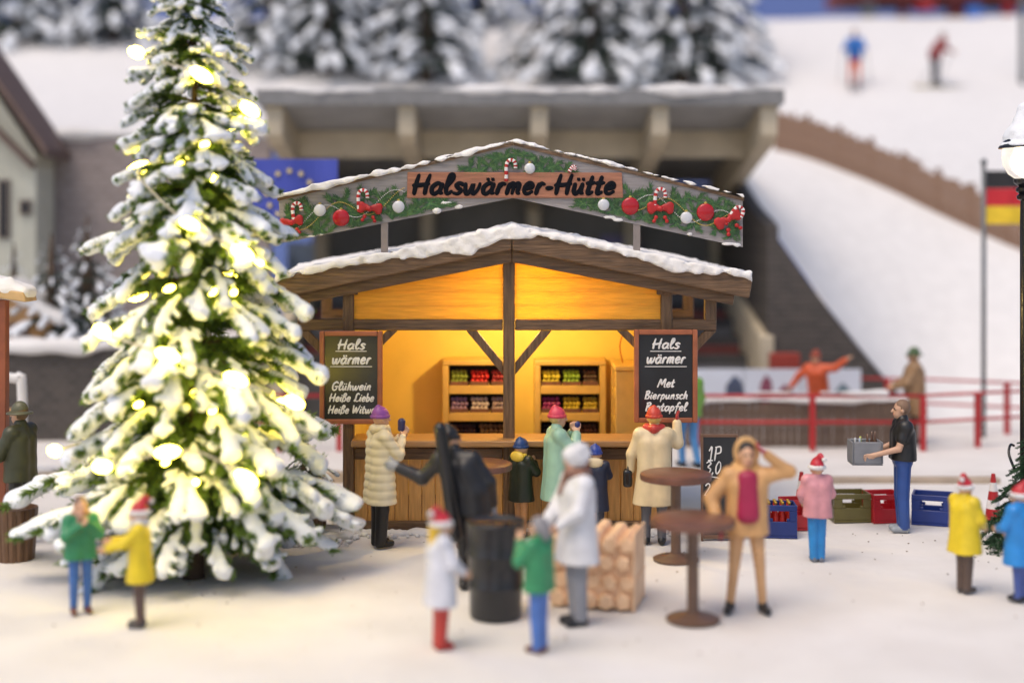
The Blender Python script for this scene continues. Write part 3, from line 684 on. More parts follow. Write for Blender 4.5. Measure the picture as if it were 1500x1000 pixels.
# roof snow: a lumpy sheet over both slopes that creeps over the front boards
rs = sines(77,12,.5,5); rs3 = sines(79,10,4,11); rs2 = sines(78,10,.25,1.6)
def roof_top(x,y): return pz(337,Y1)-np.abs(x-px(750,Y1))*.2
def snow_roof(x0,x1,y0,y1,zf,th,seed,hang):
    def f(x,y,z):
        top = zf(x); mid = top+th*.5+rs2(x,y,0*z+seed)*th*.25
        d = np.abs(z-mid)-(th*.5+rs2(x+9,y,0*z)*.03)
        e = np.maximum(np.maximum(x0-x,x-x1),np.maximum(y0-y,y-y1)); d1 = np.maximum(d*.97,e)
        hg = np.maximum(np.maximum(y0-.035-y,y-y0-.03),np.maximum((top-hang*np.clip(rs2(x*1.3,0*y+seed,0*z)+.15+.4*rs(x,0*y,0*z),0,1.2))-z,z-top-th*.7))
        hg = np.maximum(hg,np.maximum(x0-x,x-x1))
        return np.minimum(d1,hg)+rs(x,y,z)*.030+rs3(x,y,z)*.022
    return f
prm = [(snow_roof(px(402,Y1),px(1099,Y1),Y1-.01,21.45,lambda x: roof_top(x,0),.07,3.,.22),np.array((px(400,Y1),Y1-.08,2.95)),np.array((px(1102,Y1),21.5,4.25)),0)]
V,Fc,_ = nets(prm,.024,.01,pad=.08); snow_parts(V,Fc,CREAMSNOW,hut)
# shelves inside
def shelf(x0,x1,Yf_,Yb_,name_label,zt_=2.07,rows=(1.70,1.58,1.31,1.19,.92,.80)):
    t = thing('shelf_unit',((x0+x1)/2,Yf_,.06),name_label,'shelf','wooden shelves inside the hut')
    for a,b in ((x0,x0+.09),(x1-.09,x1)): MB().box(a,b,Yf_,Yb_,.06,zt_-.08).build('side_panel',SHELF,t,bevel=.012)
    MB().box(x0,x1,Yf_-.01,Yb_,zt_-.078,zt_).build('top',SHELF,t,bevel=.015)
    for i in (0,2,4): MB().box(x0+.092,x1-.092,Yf_+.005,Yb_,rows[i+1],rows[i]).build('shelf_board',SHELF,t,bevel=.01)
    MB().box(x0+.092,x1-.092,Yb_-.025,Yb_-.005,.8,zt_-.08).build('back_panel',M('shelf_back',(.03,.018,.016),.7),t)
    return t
shelf(-1.0,.04,20.40,20.85,'amber wooden shelf unit left of the central post inside the hut'); shelf(.32,1.35,20.40,20.85,'amber wooden shelf unit right of the central post inside the hut')
cb = thing('side_cabinet',(1.72,19.95,.06),'amber wooden cabinet with open side bays against the right hut wall','cabinet')
for y in (19.5,20.33): MB().box(1.42,2.03,y,y+.06,.06,2.0).build('side_panel',SHELF,cb,bevel=.012)
MB().box(1.41,2.03,19.49,20.4,2.003,2.07).build('top',SHELF,cb,bevel=.015); MB().box(1.95,2.03,19.563,20.327,.06,2.0).build('back_panel',SHELF,cb)
for z in (.8,1.2,1.6): MB().box(1.425,1.945,19.563,20.327,z,z+.1).build('shelf_board',SHELF,cb,bevel=.01)
goods = [(-.90,-.62,2,'green_g',(.22,.28,.05),'bright green'),(-.61,-.32,2,'red_g',(.50,.02,.03),'bright red'),(-.31,-.05,2,'wine_g',(.30,.03,.05),'wine red'),
         (-.90,-.62,1,'lilac_g',(.32,.20,.38),'lilac'),(-.61,-.32,1,'white_g',(.62,.52,.55),'white'),(-.31,-.05,1,'mauve_g',(.36,.27,.32),'greyish mauve'),
         (-.90,-.50,0,'dark_g',(.06,.03,.035),'dark brown'),(-.49,-.05,0,'tan_g',(.25,.14,.06),'tan brown'),
         (.42,.71,2,'yellow_g',(.62,.52,.06),'pale yellow'),(.72,1.00,2,'lime_g',(.25,.40,.05),'lime green'),(1.01,1.25,2,'cocoa_g',(.08,.045,.04),'cocoa brown'),
         (.42,.71,1,'pink_g',(.35,.04,.20),'magenta'),(.72,1.00,1,'gold_g',(.58,.44,.04),'golden yellow'),(1.01,1.25,1,'ochre_g',(.48,.36,.04),'ochre yellow'),
         (.42,.80,0,'black_g',(.03,.02,.02),'nearly black'),(.81,1.25,0,'rust_g',(.12,.05,.03),'rust brown')]
TRAY = M('tray_wood',(.16,.07,.05),.6,.2,6.)
for x0,x1,row,mn,col,word in goods:
    z = (.92,1.31,1.70)[row]; t = thing('goods_tray',((x0+x1)/2,20.55,z),'tray of %s sweets on the %s row of the %s shelf'%(word,('bottom','middle','top')[row],'left' if x0 < .2 else 'right'),'tray','trays of goods on the hut shelves')
    MB().box(x0+.01,x1-.01,20.44,20.46,z+.003,z+.055).build('front_lip',TRAY,t); MB().box(x0+.01,x1-.01,20.463,20.80,z+.003,z+.02).build('base',TRAY,t)
    mb = MB(); r_ = random.Random(mn)
    nc = 4 if x1-x0 < .33 else 6
    for r0 in range(3):
        for c in range(nc):
            u = x0+.045+(x1-x0-.09)*(c+.25*(r0 % 2))/(nc-.75); mb.ball((u,20.50+.035*r0,z+.055+.062*r0),.034*r_.uniform(.9,1.08),12,8)
    o = mb.build('sweets',M(mn,col,.4,.35,20.),t,smooth=True); o['kind'] = 'stuff'
# lamp in the roof space
lp = thing('hut_lamp',(px(762,19.3),19.3,2.95),'warm lamp hanging under the roof inside the hut','lamp')
MB().lathe([(.003,-.10),(.06,-.07),(.08,0),(.06,.07),(.02,.10)],(px(762,19.3),19.3,2.95),16).build('bulb',M('lamp_glow',(1,.8,.4),.4,0,emit=(1.0,.68,.22),estr=520.),lp,smooth=True)
mb = MB(); mb.tube([(px(762,19.3),19.3,3.05),(px(762,19.3),19.3,3.75)],.012,6); mb.build('cable',BLACK,lp)
wr = MB(); wr.tube(smooth([(1.55,19.9,2.08),(1.50,19.75,2.35),(1.60,19.7,2.6),(1.75,19.75,2.5),(1.72,19.9,2.08)]),.009,6); tag(wr.build('cable',M('orange_cable',(.55,.14,.02),.4),None,smooth=True),'thin orange cable looping above the side cabinet in the hut','cable')

# ------------------------------------------------------------------ lettering in brush strokes
GL = {'H':(.72,[[(.10,0),(.10,.5),(.14,1)],[(.54,0),(.54,.5),(.6,1)],[(0,.44),(.3,.46),(.64,.53)]]),
 'a':(.54,[[(.42,.46),(.25,.55),(.06,.35),(.08,.08),(.22,0),(.38,.2),(.45,.52)],[(.45,.52),(.40,.1),(.52,.03)]]),
 'l':(.34,[[(.03,.28),(.26,.74),(.25,.98),(.13,.94),(.07,.4),(.11,.05),(.22,.02),(.32,.14)]]),
 's':(.42,[[(.38,.47),(.23,.55),(.1,.45),(.2,.3),(.34,.17),(.22,0),(.03,.05)]]),
 'w':(.72,[[(.02,.52),(.08,.1),(.17,.01),(.29,.2),(.34,.5),(.35,.12),(.45,.01),(.58,.25),(.62,.54)]]),
 'r':(.40,[[(.08,0),(.12,.53)],[(.11,.3),(.22,.52),(.36,.49)]]),
 'm':(.68,[[(.06,0),(.1,.53)],[(.1,.3),(.21,.53),(.30,.45),(.28,0)],[(.29,.3),(.42,.53),(.52,.45),(.49,.08),(.58,.02)]]),
 'e':(.46,[[(.06,.25),(.34,.33),(.33,.5),(.2,.55),(.06,.35),(.08,.08),(.22,0),(.40,.12)]]),
 '-':(.36,[[(.05,.28),(.29,.31)]]),'u':(.52,[[(.06,.52),(.06,.15),(.15,.01),(.28,.15),(.37,.52)],[(.37,.52),(.35,.1),(.46,.03)]]),
 't':(.36,[[(.17,.88),(.10,.15),(.16,.01),(.30,.1)],[(0,.54),(.32,.58)]]),
 'G':(.68,[[(.55,.85),(.38,1),(.1,.75),(.06,.3),(.22,0),(.46,.1),(.5,.42)],[(.30,.42),(.64,.45)]]),
 'h':(.48,[[(.06,0),(.14,1)],[(.09,.3),(.22,.53),(.34,.45),(.32,.08),(.42,.02)]]),'i':(.25,[[(.11,.53),(.08,.1),(.18,.03)],[(.15,.76),(.16,.80)]]),
 'n':(.50,[[(.06,0),(.1,.53)],[(.1,.3),(.24,.53),(.35,.45),(.32,.08),(.42,.02)]]),
 'ß':(.50,[[(.04,-.1),(.1,.8),(.24,1),(.38,.85),(.24,.58),(.4,.35),(.3,.03),(.14,.05)]]),
 'L':(.60,[[(.5,.9),(.35,1),(.2,.8),(.17,.3),(.06,.05),(.2,.08),(.4,0),(.56,.1)]]),
 'b':(.46,[[(.1,1),(.08,.1),(.2,0),(.36,.18),(.32,.45),(.18,.5),(.09,.3)]]),'W':(.84,[[(.04,1),(.14,.04),(.4,.75),(.5,.04),(.80,1)]]),
 'M':(.86,[[(.02,0),(.22,.95),(.38,.3),(.68,.98),(.70,.08),(.82,.02)]]),
 'B':(.58,[[(.1,0),(.15,1)],[(.05,.93),(.35,1),(.45,.78),(.2,.53),(.48,.38),(.4,.06),(.06,0)]]),
 'p':(.48,[[(.09,.53),(.03,-.35)],[(.08,.3),(.22,.54),(.38,.38),(.28,.03),(.09,.08)]]),'c':(.42,[[(.37,.45),(.22,.55),(.06,.33),(.1,.06),(.24,0),(.38,.1)]]),
 'f':(.40,[[(.44,.92),(.32,1),(.2,.7),(.12,-.3)],[(.04,.52),(.38,.55)]]),' ':(.34,[]),
 '1':(.40,[[(.05,.72),(.22,1),(.22,0)],[(.06,0),(.38,.0)]]),'P':(.55,[[(.1,0),(.12,1)],[(.06,.97),(.42,1),(.46,.60),(.12,.50)]]),
 '3':(.5,[[(.06,.9),(.25,1),(.42,.82),(.2,.55),(.45,.35),(.28,0),(.04,.1)]]),'0':(.52,[[(.25,1),(.07,.6),(.1,.1),(.26,0),(.44,.4),(.4,.85),(.25,1)]]),
 ',':(.26,[[(.14,.08),(.06,-.15)]]),'2':(.5,[[(.06,.8),(.25,1),(.42,.75),(.06,.02)],[(.06,.02),(.46,.03)]])}
DOTS = {'ä':'a','ü':'u'}
def lettering(s, xc, zbase, height, Y, m, parent, wt=.075, slant=.22, width=None, name='lettering', depth=.25):
    adv = 0; strokes = []
    for ch in s:
        g = GL[DOTS.get(ch,ch)]
        for st in g[1]: strokes.append([(adv+p[0],p[1]) for p in st])
        if ch in DOTS:
            for dx in (.16,.36): strokes.append([(adv+dx,.74),(adv+dx+.02,.78)])
        adv += g[0]+.03
    sx = height if width is None else width/adv; mb = MB()
    for st in strokes:
        pts = smooth([(xc+(p[0]-adv/2)*sx+p[1]*slant*height-.3*slant*height, Y, zbase+p[1]*height) for p in st],5)
        n = len(pts); rad = [wt*height*(.82+.28*math.sin(3.1*i/max(n-1,1)+.4)) for i in range(n)]
        d0 = (pts[0]-pts[1]).normalized(); d1 = (pts[-1]-pts[-2]).normalized()
        pts = [pts[0]+d0*rad[0]*.7]+pts+[pts[-1]+d1*rad[-1]*.7]; rad = [rad[0]*.45]+rad+[rad[-1]*.45]
        mb.tube(pts,rad,8,sy=depth)
    return mb.build(name,m,parent,smooth=True)

# ------------------------------------------------------------------ arched banner
Yb = 18.32
bn = thing('banner_sign',(px(748,Yb),Yb,pz(368,Yb)),'arched grey banner sign with Halswärmer-Hütte lettering and Christmas garland above the roof','sign')
GREYW = grain('weathered_board',(.30,.275,.27),'x',.22,.3,.7); INK = M('ink_black',(.008,.009,.013),.9,spec=.1)
B0 = [(408,291),(752,211),(1088,291),(1088,362),(745,290),(412,356)]
MB().prism(poly_h([(408,291),(752,211),(752,290),(412,356)],Yb),Yb,Yb+.07).build('board',GREYW,bn); MB().prism(poly_h([(752.3,211),(1088,291),(1088,362),(752.3,290)],Yb),Yb,Yb+.07).build('board',GREYW,bn)
for a in (([(406,290),(752,208.5),(752,213),(406,294.5)]),([(752.3,208.5),(1090,290),(1090,294.5),(752.3,213)])): MB().prism(poly_h(a,Yb-.02),Yb-.02,Yb+.09).build('edge_strip',BRX,bn)
for x in (563,933): MB().box(px(x-5,Yb),px(x+5,Yb),Yb+.01,Yb+.06,pz(376,Yb),pz(320,Yb)).build('post',M('post_grey',(.26,.22,.20),.6),bn)
def banner_top(x): return pz(208.5,Yb)-np.abs(x-px(752,Yb))*(81.5/345)
prm = [(snow_roof(px(407,Yb),px(1089,Yb),Yb-.03,Yb+.11,banner_top,.05,9.,.06),np.array((px(405,Yb),Yb-.12,pz(300,Yb))),np.array((px(1092,Yb),Yb+.16,pz(195,Yb))),0)]
V,Fc,_ = nets(prm,.02,.01,pad=.06); snow_parts(V,Fc,CREAMSNOW,bn)
pr2 = []
for x,y in ((655,297),(672,303),(640,308),(893,318),(905,322),(1070,357),(1080,359),(1010,343),(470,343),(455,346)): pr2.append(ell((px(x,Yb),Yb,pz(y,Yb)),(.075+.03*math.sin(x),.03,.026+.012*math.cos(x))))
V,Fc,_ = nets(pr2,.016,.02,lambda x,y,z: rs(x*2,y*2,z*2)*.022); snow_parts(V,Fc,CREAMSNOW,bn)
npk = MB().prism(poly_h([(597,252),(911,253),(913,290),(596,290)],Yb-.03),Yb-.03,Yb-.003).build('name_board',grain('red_brown_board',(.36,.15,.085),'x',.25,.3,.6),bn,bevel=.006)
par(lettering('Halswärmer-Hütte',px(754,Yb),pz(284,Yb),.245,Yb-.036,INK,None,wt=.115,width=2.62,depth=.14),npk)
GREENS = [M('garland_green',(.045,.13,.045),.6,.4,12.),M('garland_light',(.10,.20,.06),.6,.3,12.)]
mb = MB(); rg = random.Random(4)
gp = [(420,318),(440,300),(455,310),(470,335),(490,300),(505,295),(520,330),(535,290),(560,295),(575,322),(595,310),(612,302),(630,297),(645,300),(690,247),(715,243),(728,232),(768,230),(785,240),(808,246),(828,250),(850,298),(872,304),(905,306),(925,285),(940,318),(950,287),(985,292),(1000,300),(1015,328),(1045,318),(1060,310),(1078,308),(1080,335),(990,326),(960,325),(585,290),(545,322),(480,342),(432,340),(448,328),(462,320),(515,312),(530,315),(555,310),(565,300),(600,318),(615,312),(650,296),(740,232),(755,226),(700,250),(795,248),(860,300),(895,300),(915,315),(935,295),(978,315),(985,305),(1018,312),(1022,295),(1048,300),(1050,335),(1072,345)]
def banner_in(x,y): return 211+abs(x-750)*.234+4 < y < 290+abs(x-748)*.207-4 and 412 < x < 1085
for gx_,gy_ in gp:
    base = rg.uniform(0,6.28)
    for tw in range(4):
        ta = base+tw*1.57+rg.uniform(-.4,.4)
        for q in range(64):
            s0 = rg.random()*16; ang = ta+(rg.random()-.5)*1.9; ln = rg.uniform(5,10)
            x0_,y0_ = gx_+math.cos(ta)*s0,gy_+math.sin(ta)*s0; x1_,y1_ = x0_+math.cos(ang)*ln,y0_+math.sin(ang)*ln
            if not (banner_in(x0_,y0_) and banner_in(x1_,y1_)): continue
            nx_,ny_ = -math.sin(ang)*.85,math.cos(ang)*.85; d0 = rg.uniform(.004,.022)
            mb.add([(px(x0_-nx_,Yb),Yb-d0,pz(y0_-ny_,Yb)),(px(x0_+nx_,Yb),Yb-d0,pz(y0_+ny_,Yb)),(px(x1_,Yb),Yb-d0-.012,pz(y1_,Yb))],[(0,1,2)],rg.choice((0,0,1)))
g_ = mb.build('garland',GREENS,bn); g_['kind'] = 'stuff'
BRED = M('bauble_red',(.42,.012,.02),.18,.1,5.); BWH = M('bauble_silver',(.62,.63,.66),.2,.05,5.); BOWR = M('bow_red',(.42,.012,.012),.45,.2,10.); CANW = M('cane_white',(.75,.72,.70),.4); GOLD = M('gold_beads',(.62,.46,.12),.35,.1,metal=.5); SILV = M('silver_beads',(.6,.6,.6),.35,.1,metal=.4)
for x,y,r_,m in ((500,319,12.5,BRED),(923,302,13,BRED),(1033,311,13,BRED),(469,308,9,BWH),(584,303,9,BWH),(884,300,8.5,BWH),(1005,319,9,BWH),(776,247,8,BWH)):
    rr_ = r_*Yb/FPX; c = (px(x,Yb),Yb-.03,pz(y,Yb)); b = MB().ball(c,(rr_,.035,rr_),18,12).build('bauble',m,bn,smooth=True)
    par(MB().lathe([(.02,0),(.022,.02),(.008,.03)],(c[0],c[1]+.01,c[2]+rr_-.008),8).build('cap',GOLD),b)
for x,y,s_,rt in ((428,326,17,.2),(542,306,18,-.1),(967,306,19,0),(1066,322,20,.5)):
    prm = []
    for sg_ in (-1,1):
        ca,sa = math.cos(rt),math.sin(rt)
        for u,v,r0 in ((sg_*.35,.10,.30),(sg_*.72,.22,.34),(sg_*.72,-.12,.30),(sg_*.35,-.65,.17),(sg_*.5,-.95,.16)):
            prm.append(ell((px(x+s_*(u*ca-v*sa),Yb),Yb-.045,pz(y-s_*(u*sa+v*ca),Yb)),(r0*s_*Yb/FPX,.022,r0*s_*Yb/FPX)))
    prm.append(ell((px(x,Yb),Yb-.06,pz(y,Yb)),(.035,.03,.04)))
    V,Fc,mi = nets(prm,.012,.015); par(link(bpy.data.objects.new('bow',arr_mesh('bow',V,Fc,BOWR))),bn)
for x,y,s_,rt in ((436,312,30,.1),(532,294,32,.05),(966,293,34,-.05),(748,250,32,0),(1076,318,34,-.5),(838,249,11,-.6)):
    pts = [(0,-.5),(0,-.2),(0,.15),(.06,.38),(.2,.48),(.36,.42),(.42,.25),(.42,.1)]; ca,sa = math.cos(rt),math.sin(rt)
    P_ = smooth([(px(x+s_*((u-.2)*ca-v*sa),Yb),Yb-.05,pz(y-s_*((u-.2)*sa+v*ca),Yb)) for u,v in pts],4)
    MB().tube(P_,.024,8,sy=.6,seg_m=lambda i: (i//2) % 2).build('candy_cane',[BOWR,CANW],bn,smooth=True)
for seg,m,ph in (((418,594),GOLD,0),((425,594),SILV,1.6),((915,1084),GOLD,.8),((920,1070),SILV,2.4)):
    mb = MB(); x = seg[0]
    while x < seg[1]:
        y = (211+290)/2+abs(x-750)*.22+4+14*math.sin((x-seg[0])*.062+ph)
        mb.ball((px(x,Yb),Yb-.034,pz(y,Yb)),.0085,6,4); x += 2.2
    o = mb.build('bead_string',m,bn,smooth=True)

# ------------------------------------------------------------------ hanging menu boards
FRO = M('board_frame',(.34,.105,.045),.4,.2,6.,.2,15.); SLATE = M('slate_black',(.016,.018,.021),.28,.3,3.); CHALK = M('chalk_white',(.78,.76,.72),.7)
def menu(x0,x1,y0,y1,lines,label,Y=18.3):
    t = thing('menu_board',(px((x0+x1)/2,Y),Y,pz(y1,Y)),label,'menu board','chalk menu boards on the hut posts')
    X0,X1,Z0,Z1 = px(x0,Y),px(x1,Y),pz(y1,Y),pz(y0,Y); fw = .062
    MB().box(X0+.01,X1-.01,Y+.03,Y+.06,Z0+.01,Z1-.01).build('slate',SLATE,t)
    for b in ((X0,X0+fw,Z0,Z1),(X1-fw,X1,Z0,Z1),(X0+fw+.001,X1-fw-.001,Z0,Z0+fw),(X0+fw+.001,X1-fw-.001,Z1-fw,Z1)): MB().box(b[0],b[1],Y-.01,Y+.085,b[2],b[3]).build('frame',FRO,t,bevel=.012)
    MB().box((X0+X1)/2-.03,(X0+X1)/2+.03,Y+.062,Yh+.01,(Z0+Z1)/2-.03,(Z0+Z1)/2+.03).build('bracket',BRY,t)
    xc = (X0+X1)/2
    for s_,y,h,wd in lines:
        lettering(s_,xc+.01,pz(y,Y),h,Y+.025,CHALK,t,wt=.10,width=wd,depth=.3)
    for y,wd in ((514,.40),(536.5,.54)): MB().box(xc-wd/2,xc+wd/2,Y+.018,Y+.0295,pz(y+1,Y),pz(y,Y)).build('underline',CHALK,t)
    return t
menu(468,560,485,621,[('Hals',511.5,.125,.36),('wärmer',533,.135,.50),('Glühwein',571.5,.105,.51),('Heiße Liebe',588,.100,.58),('Heiße Witwe',605.5,.100,.61)],'orange-framed blackboard left on the hut, offering Glühwein')
menu(929,1022,483,619,[('Hals',510.5,.125,.36),('wärmer',532,.135,.50),('Met',567,.105,.22),('Bierpunsch',584.5,.100,.56),('Bratapfel',602,.105,.54)],'red-framed blackboard right on the hut, offering Met and Bierpunsch')

# ------------------------------------------------------------------ props on the square
TBL = M('table_brown',(.17,.075,.05),.35,.25,5.,.15,12.); TBLD = M('table_leg',(.13,.075,.05),.35,.2,5.)
def table(x,ybase,label):
    Y = gY(ybase); X = px(x,Y); t = thing('standing_table',(X,Y,0),label,'table','brown standing tables')
    MB().lathe([(.39,.955),(.425,.965),(.43,1.0),(.425,1.035),(.40,1.045)],(X,Y,0),40).build('table_top',TBL,t,auto=True)
    MB().lathe([(.075,.05),(.06,.12),(.06,.88),(.10,.954)],(X,Y,0),20).build('leg',TBLD,t,auto=True)
    MB().lathe([(.27,0),(.275,.025),(.23,.045),(.10,.065),(.07,.09)],(X,Y,0),32).build('base',TBLD,t,auto=True)
    return t
table(990,820,'brown round standing table beside the waving person in the cream coat'); table(1015,908,'brown round standing table nearest the camera, beside the woman in peach'); table(700,800,'brown round standing table at the counter behind the man in black')
Y = gY(903); X = px(726,Y); ba = thing('oil_drum',(X,Y,0),'glossy black ribbed drum the man in black leans on','drum')
MB().lathe([(.24,0),(.262,.02),(.266,.05),(.270,.30),(.288,.32),(.288,.35),(.276,.37),(.282,.62),(.300,.64),(.300,.67),(.288,.69),(.298,.94),(.308,.955),(.308,.985),(.29,.99),(.285,.965),(.01,.96)],(X,Y,0),44).build('shell',M('drum_black',(.022,.022,.024),.30,.15,4.),ba,smooth=True)
MB().lathe([(.045,0),(.045,.025),(.03,.03)],(X+.12,Y-.1,.96),12).build('bung',BLACK,ba,auto=True)
# firewood cube: split logs, ends towards the camera
WOODP = M('peach_wood',(.84,.58,.36),.5,.2,4.,.4,9.,col2=(.74,.45,.25)); Y = gY(893); X = px(872,Y)
fw = thing('log_stack',(X,Y+.35,0),'cube-shaped stack of pale peach split logs behind the white-coated person','firewood')
ang = R(-14); ca,sa = math.cos(ang),math.sin(ang); rl_ = random.Random(12)
for r0 in range(4):
    for c in range(5):
        cx_ = -.40+.175*c+(.03 if r0 % 2 else -.01)+.085; cz_ = .10+.195*r0+(.03 if (r0 == 3 and c == 2) else 0); n = rl_.choice((5,6,7)); L = .36+rl_.uniform(-.03,.03)
        ph = rl_.uniform(0,6); rad = [rl_.uniform(.088,.112) for _ in range(n)]
        pts = [(cx_+rad[i]*.93*math.cos(ph+6.283*i/n),max(0,cz_+rad[i]*1.02*math.sin(ph+6.283*i/n))) for i in range(n)]
        mb = MB(); vv = []
        for yy,sh in ((-L-.01,.8),(-L+.02,1),(L,1)):
            for u,v in pts:
                u2 = cx_+(u-cx_)*sh; v2 = cz_+(v-cz_)*sh; vv.append((u2*ca-yy*sa+X,u2*sa+yy*ca+Y+.36,v2))
        ff = [tuple(range(n)),tuple(range(3*n-1,2*n-1,-1))]
        for k in (0,1): ff += [(k*n+i,(k+1)*n+i,(k+1)*n+(i+1)%n,k*n+(i+1)%n) for i in range(n)]
        mb.add(vv,[f[::-1] for f in ff] if False else ff); o = mb.build('log',WOODP,fw,bevel=.012)
o = MB().box(-.38,.46,-.31,.34,.02,.70).build('inner_block',WOODP,None); o.rotation_euler = (0,0,ang); o.location = (X,Y+.36,0); bpy.context.view_layer.update(); par(o,fw)  # filler added inside the stack so the gaps between logs look lighter
o = MB().prismx([(-.36,0),(.36,0),(.36,.8),(-.36,.8)],.475,.50).build('side_board',WOODP,None,bevel=.01); o.rotation_euler = (0,0,ang); o.location = (X,Y+.36,0); bpy.context.view_layer.update(); par(o,fw)
# price board on the ground
Y = gY(792); aw = thing('price_board',(px(1055,Y),Y,0),'black chalk price board standing in the snow behind the woman in peach','sign')
X0,X1,Zt = px(1027,Y),px(1081,Y),pz(636,Y)
MB().box(X0+.02,X1-.02,Y,Y+.03,.05,Zt-.02).build('slate',SLATE,aw)
for b in ((X0,X0+.028,.0,Zt),(X1-.028,X1,.0,Zt),(X0+.03,X1-.03,Zt-.035,Zt),(X0+.03,X1-.03,.03,.075)): MB().box(b[0],b[1],Y-.015,Y+.04,b[2],b[3]).build('frame',M('price_frame',(.16,.085,.05),.5),aw,bevel=.006)
MB().prismx([(Y+.05,Zt-.2),(Y+.08,Zt-.2),(Y+.45,0),(Y+.42,0)],X0+.05,X1-.05).build('back_leg',TBLD,aw)
for s_,x,y,h in (('1P',1047,674,.17),('3,0',1045,693,.15),('2',1036,725,.15),(',0',1046,753,.14)): lettering(s_,px(x,Y),pz(y,Y),h,Y-.004,CHALK,aw,wt=.055,slant=.12,depth=.3)
MB().tube(smooth([(px(1030,Y),Y-.004,pz(697,Y)),(px(1050,Y),Y-.004,pz(699,Y)),(px(1068,Y),Y-.004,pz(704,Y))]),.007,6).build('underline',CHALK,aw)

# plastic crates
def crate(x,yb,col,name,label,rot,w_=.52,d=.40,h=.40,bottles=None):
    Y = gY(yb)+d/2; t = thing('plastic_crate',(px(x,Y),Y,0),label,'crate','plastic drink crates'); t.rotation_euler = (0,0,R(rot)); m = M(name,col,.35,.12,5.)
    a,b = w_/2,d/2; T = .025
    mb = MB().box(-a,a,-b,b,0,.03); child('base',mb.mesh('base',m),t)
    def side(u0,u1,ax,pos):
        mb = MB(); L = u1-u0
        def bx_(p,q,z0,z1):
            if ax == 'x': mb.box(p,q,pos,pos+T,z0,z1)
            else: mb.box(pos,pos+T,p,q,z0,z1)
        bx_(u0,u1,.031,h*.50); bx_(u0,u0+L*.22,h*.501,h*.82); bx_(u1-L*.22,u1,h*.501,h*.82); bx_(u0,u1,h*.821,h)
        bx_(u0+L*.22,u0+L*.30,h*.501,h*.60); bx_(u1-L*.30,u1-L*.22,h*.501,h*.60)
        o = child('side',mb.mesh('side',m),t); md = o.modifiers.new('bevel','BEVEL'); md.width = .006
    side(-a,a,'x',-b); side(-a,a,'x',b-T); side(-b+T+.001,b-T-.001,'y',-a); side(-b+T+.001,b-T-.001,'y',a-T)
    if bottles:
        for i in range(4):
            for j in range(3):
                u,v = -a+.09+i*(w_-.18)/3,-b+.09+j*(d-.18)/2
                k = thing('bottle',(0,0,0),'red bottle with a gold cap standing in the dark blue crate','bottle','bottles in the blue crate'); k.parent = None
                p = Matrix.Translation(Vector((px(x,Y),Y,.031)))@Matrix.Rotation(R(rot),4,'Z')@Vector((u,v,0)); k.location = p
                child('glass',BOT[0],k); child('cap',BOT[1],k)
    return t
mb = MB().lathe([(.038,0),(.042,.02),(.042,.22),(.018,.32),(.016,.385)],n=14); BOT = [mb.mesh('glass',M('red_glass',(.42,.02,.015),.15,.1),True)]
mb = MB().lathe([(.020,.386),(.020,.415),(.014,.42)],n=10); BOT.append(mb.mesh('cap',M('cap_gold',(.60,.36,.06),.3,metal=.6),True))
crate(1140,788,(.012,.03,.16),'crate_navy','dark blue crate full of red bottles right of the woman in peach',-4,.44,.36,.42,True)
crate(1163,777,(.40,.015,.02),'crate_red','red crate mostly hidden behind the dark blue bottle crate',8,.34,.30,.40)
crate(1243,765,(.12,.10,.025),'crate_olive','olive green empty crate beside the child in the pink sweater',3,.50,.42,.38)
crate(1294,766,(.42,.012,.02),'crate_scarlet','red empty crate between the olive crate and the man in jeans',8,.44,.42,.38)
crate(1366,770,(.015,.04,.22),'crate_blue','blue empty crate right of the man in jeans',-20,.52,.42,.40)
def cone_(x,yb,label,h=.62):
    Y = gY(yb); t = thing('traffic_cone',(px(x,Y),Y,0),label,'traffic cone','red and white traffic cones')
    MB().box(px(x,Y)-.15,px(x,Y)+.15,Y-.15,Y+.15,0,.03).build('base',RED,t,bevel=.01)
    zs_ = np.linspace(.031,h,6)
    for i in range(5):
        r0,r1 = .11-.085*i/5,.11-.085*(i+1)/5; MB().lathe([(r0,zs_[i]),(r1,zs_[i+1])],(px(x,Y),Y,0),20).build('band',RED if i % 2 == 0 else CANW,t,auto=True)
cone_(1174,757,'red and white traffic cone half hidden behind the child in pink'); cone_(1455,760,'red and white traffic cone beside the small fir at right')

# planters
TUB = grain('planter_brown',(.13,.065,.03),'z',.25,.5,.4)
def planter(x,yb,r_,h,label):
    Y = gY(yb)+r_; t = thing('planter_tub',(px(x,Y),Y,0),label,'planter','fluted brown planter tubs')
    n = 16
    for i in range(n):
        a0,a1 = 2*math.pi*(i+.04)/n,2*math.pi*(i+.96)/n; vv = []
        for rr_,z in ((r_*.84,0),(r_,h)):
            for q in (0,.5,1):
                a = a0+(a1-a0)*q; e = 1.04 if q == .5 else 1; vv.append((rr_*e*math.cos(a),rr_*e*math.sin(a),z))
            for a in (a1,a0): vv.append((rr_*.86*math.cos(a),rr_*.86*math.sin(a),z))
        mb = MB(); mb.add(vv,[(4,3,2,1,0),(5,6,7,8,9)]+[(i_,(i_+1)%5,5+(i_+1)%5,5+i_) for i_ in range(5)]); child('stave',mb.mesh('stave',TUB),t)
    mb = MB().lathe([(r_*.83*.9,.02),(r_*.86,h-.06)],n=24); child('soil',mb.mesh('soil',BARK),t)
    return t,(px(x,Y),Y)
planter(22,826,.26,.62,'fluted brown planter tub at the left edge before the man in the green hat')
pt,pp = planter(450,786,.27,.40,'fluted brown planter tub with snowy fir sprigs beside the hut')
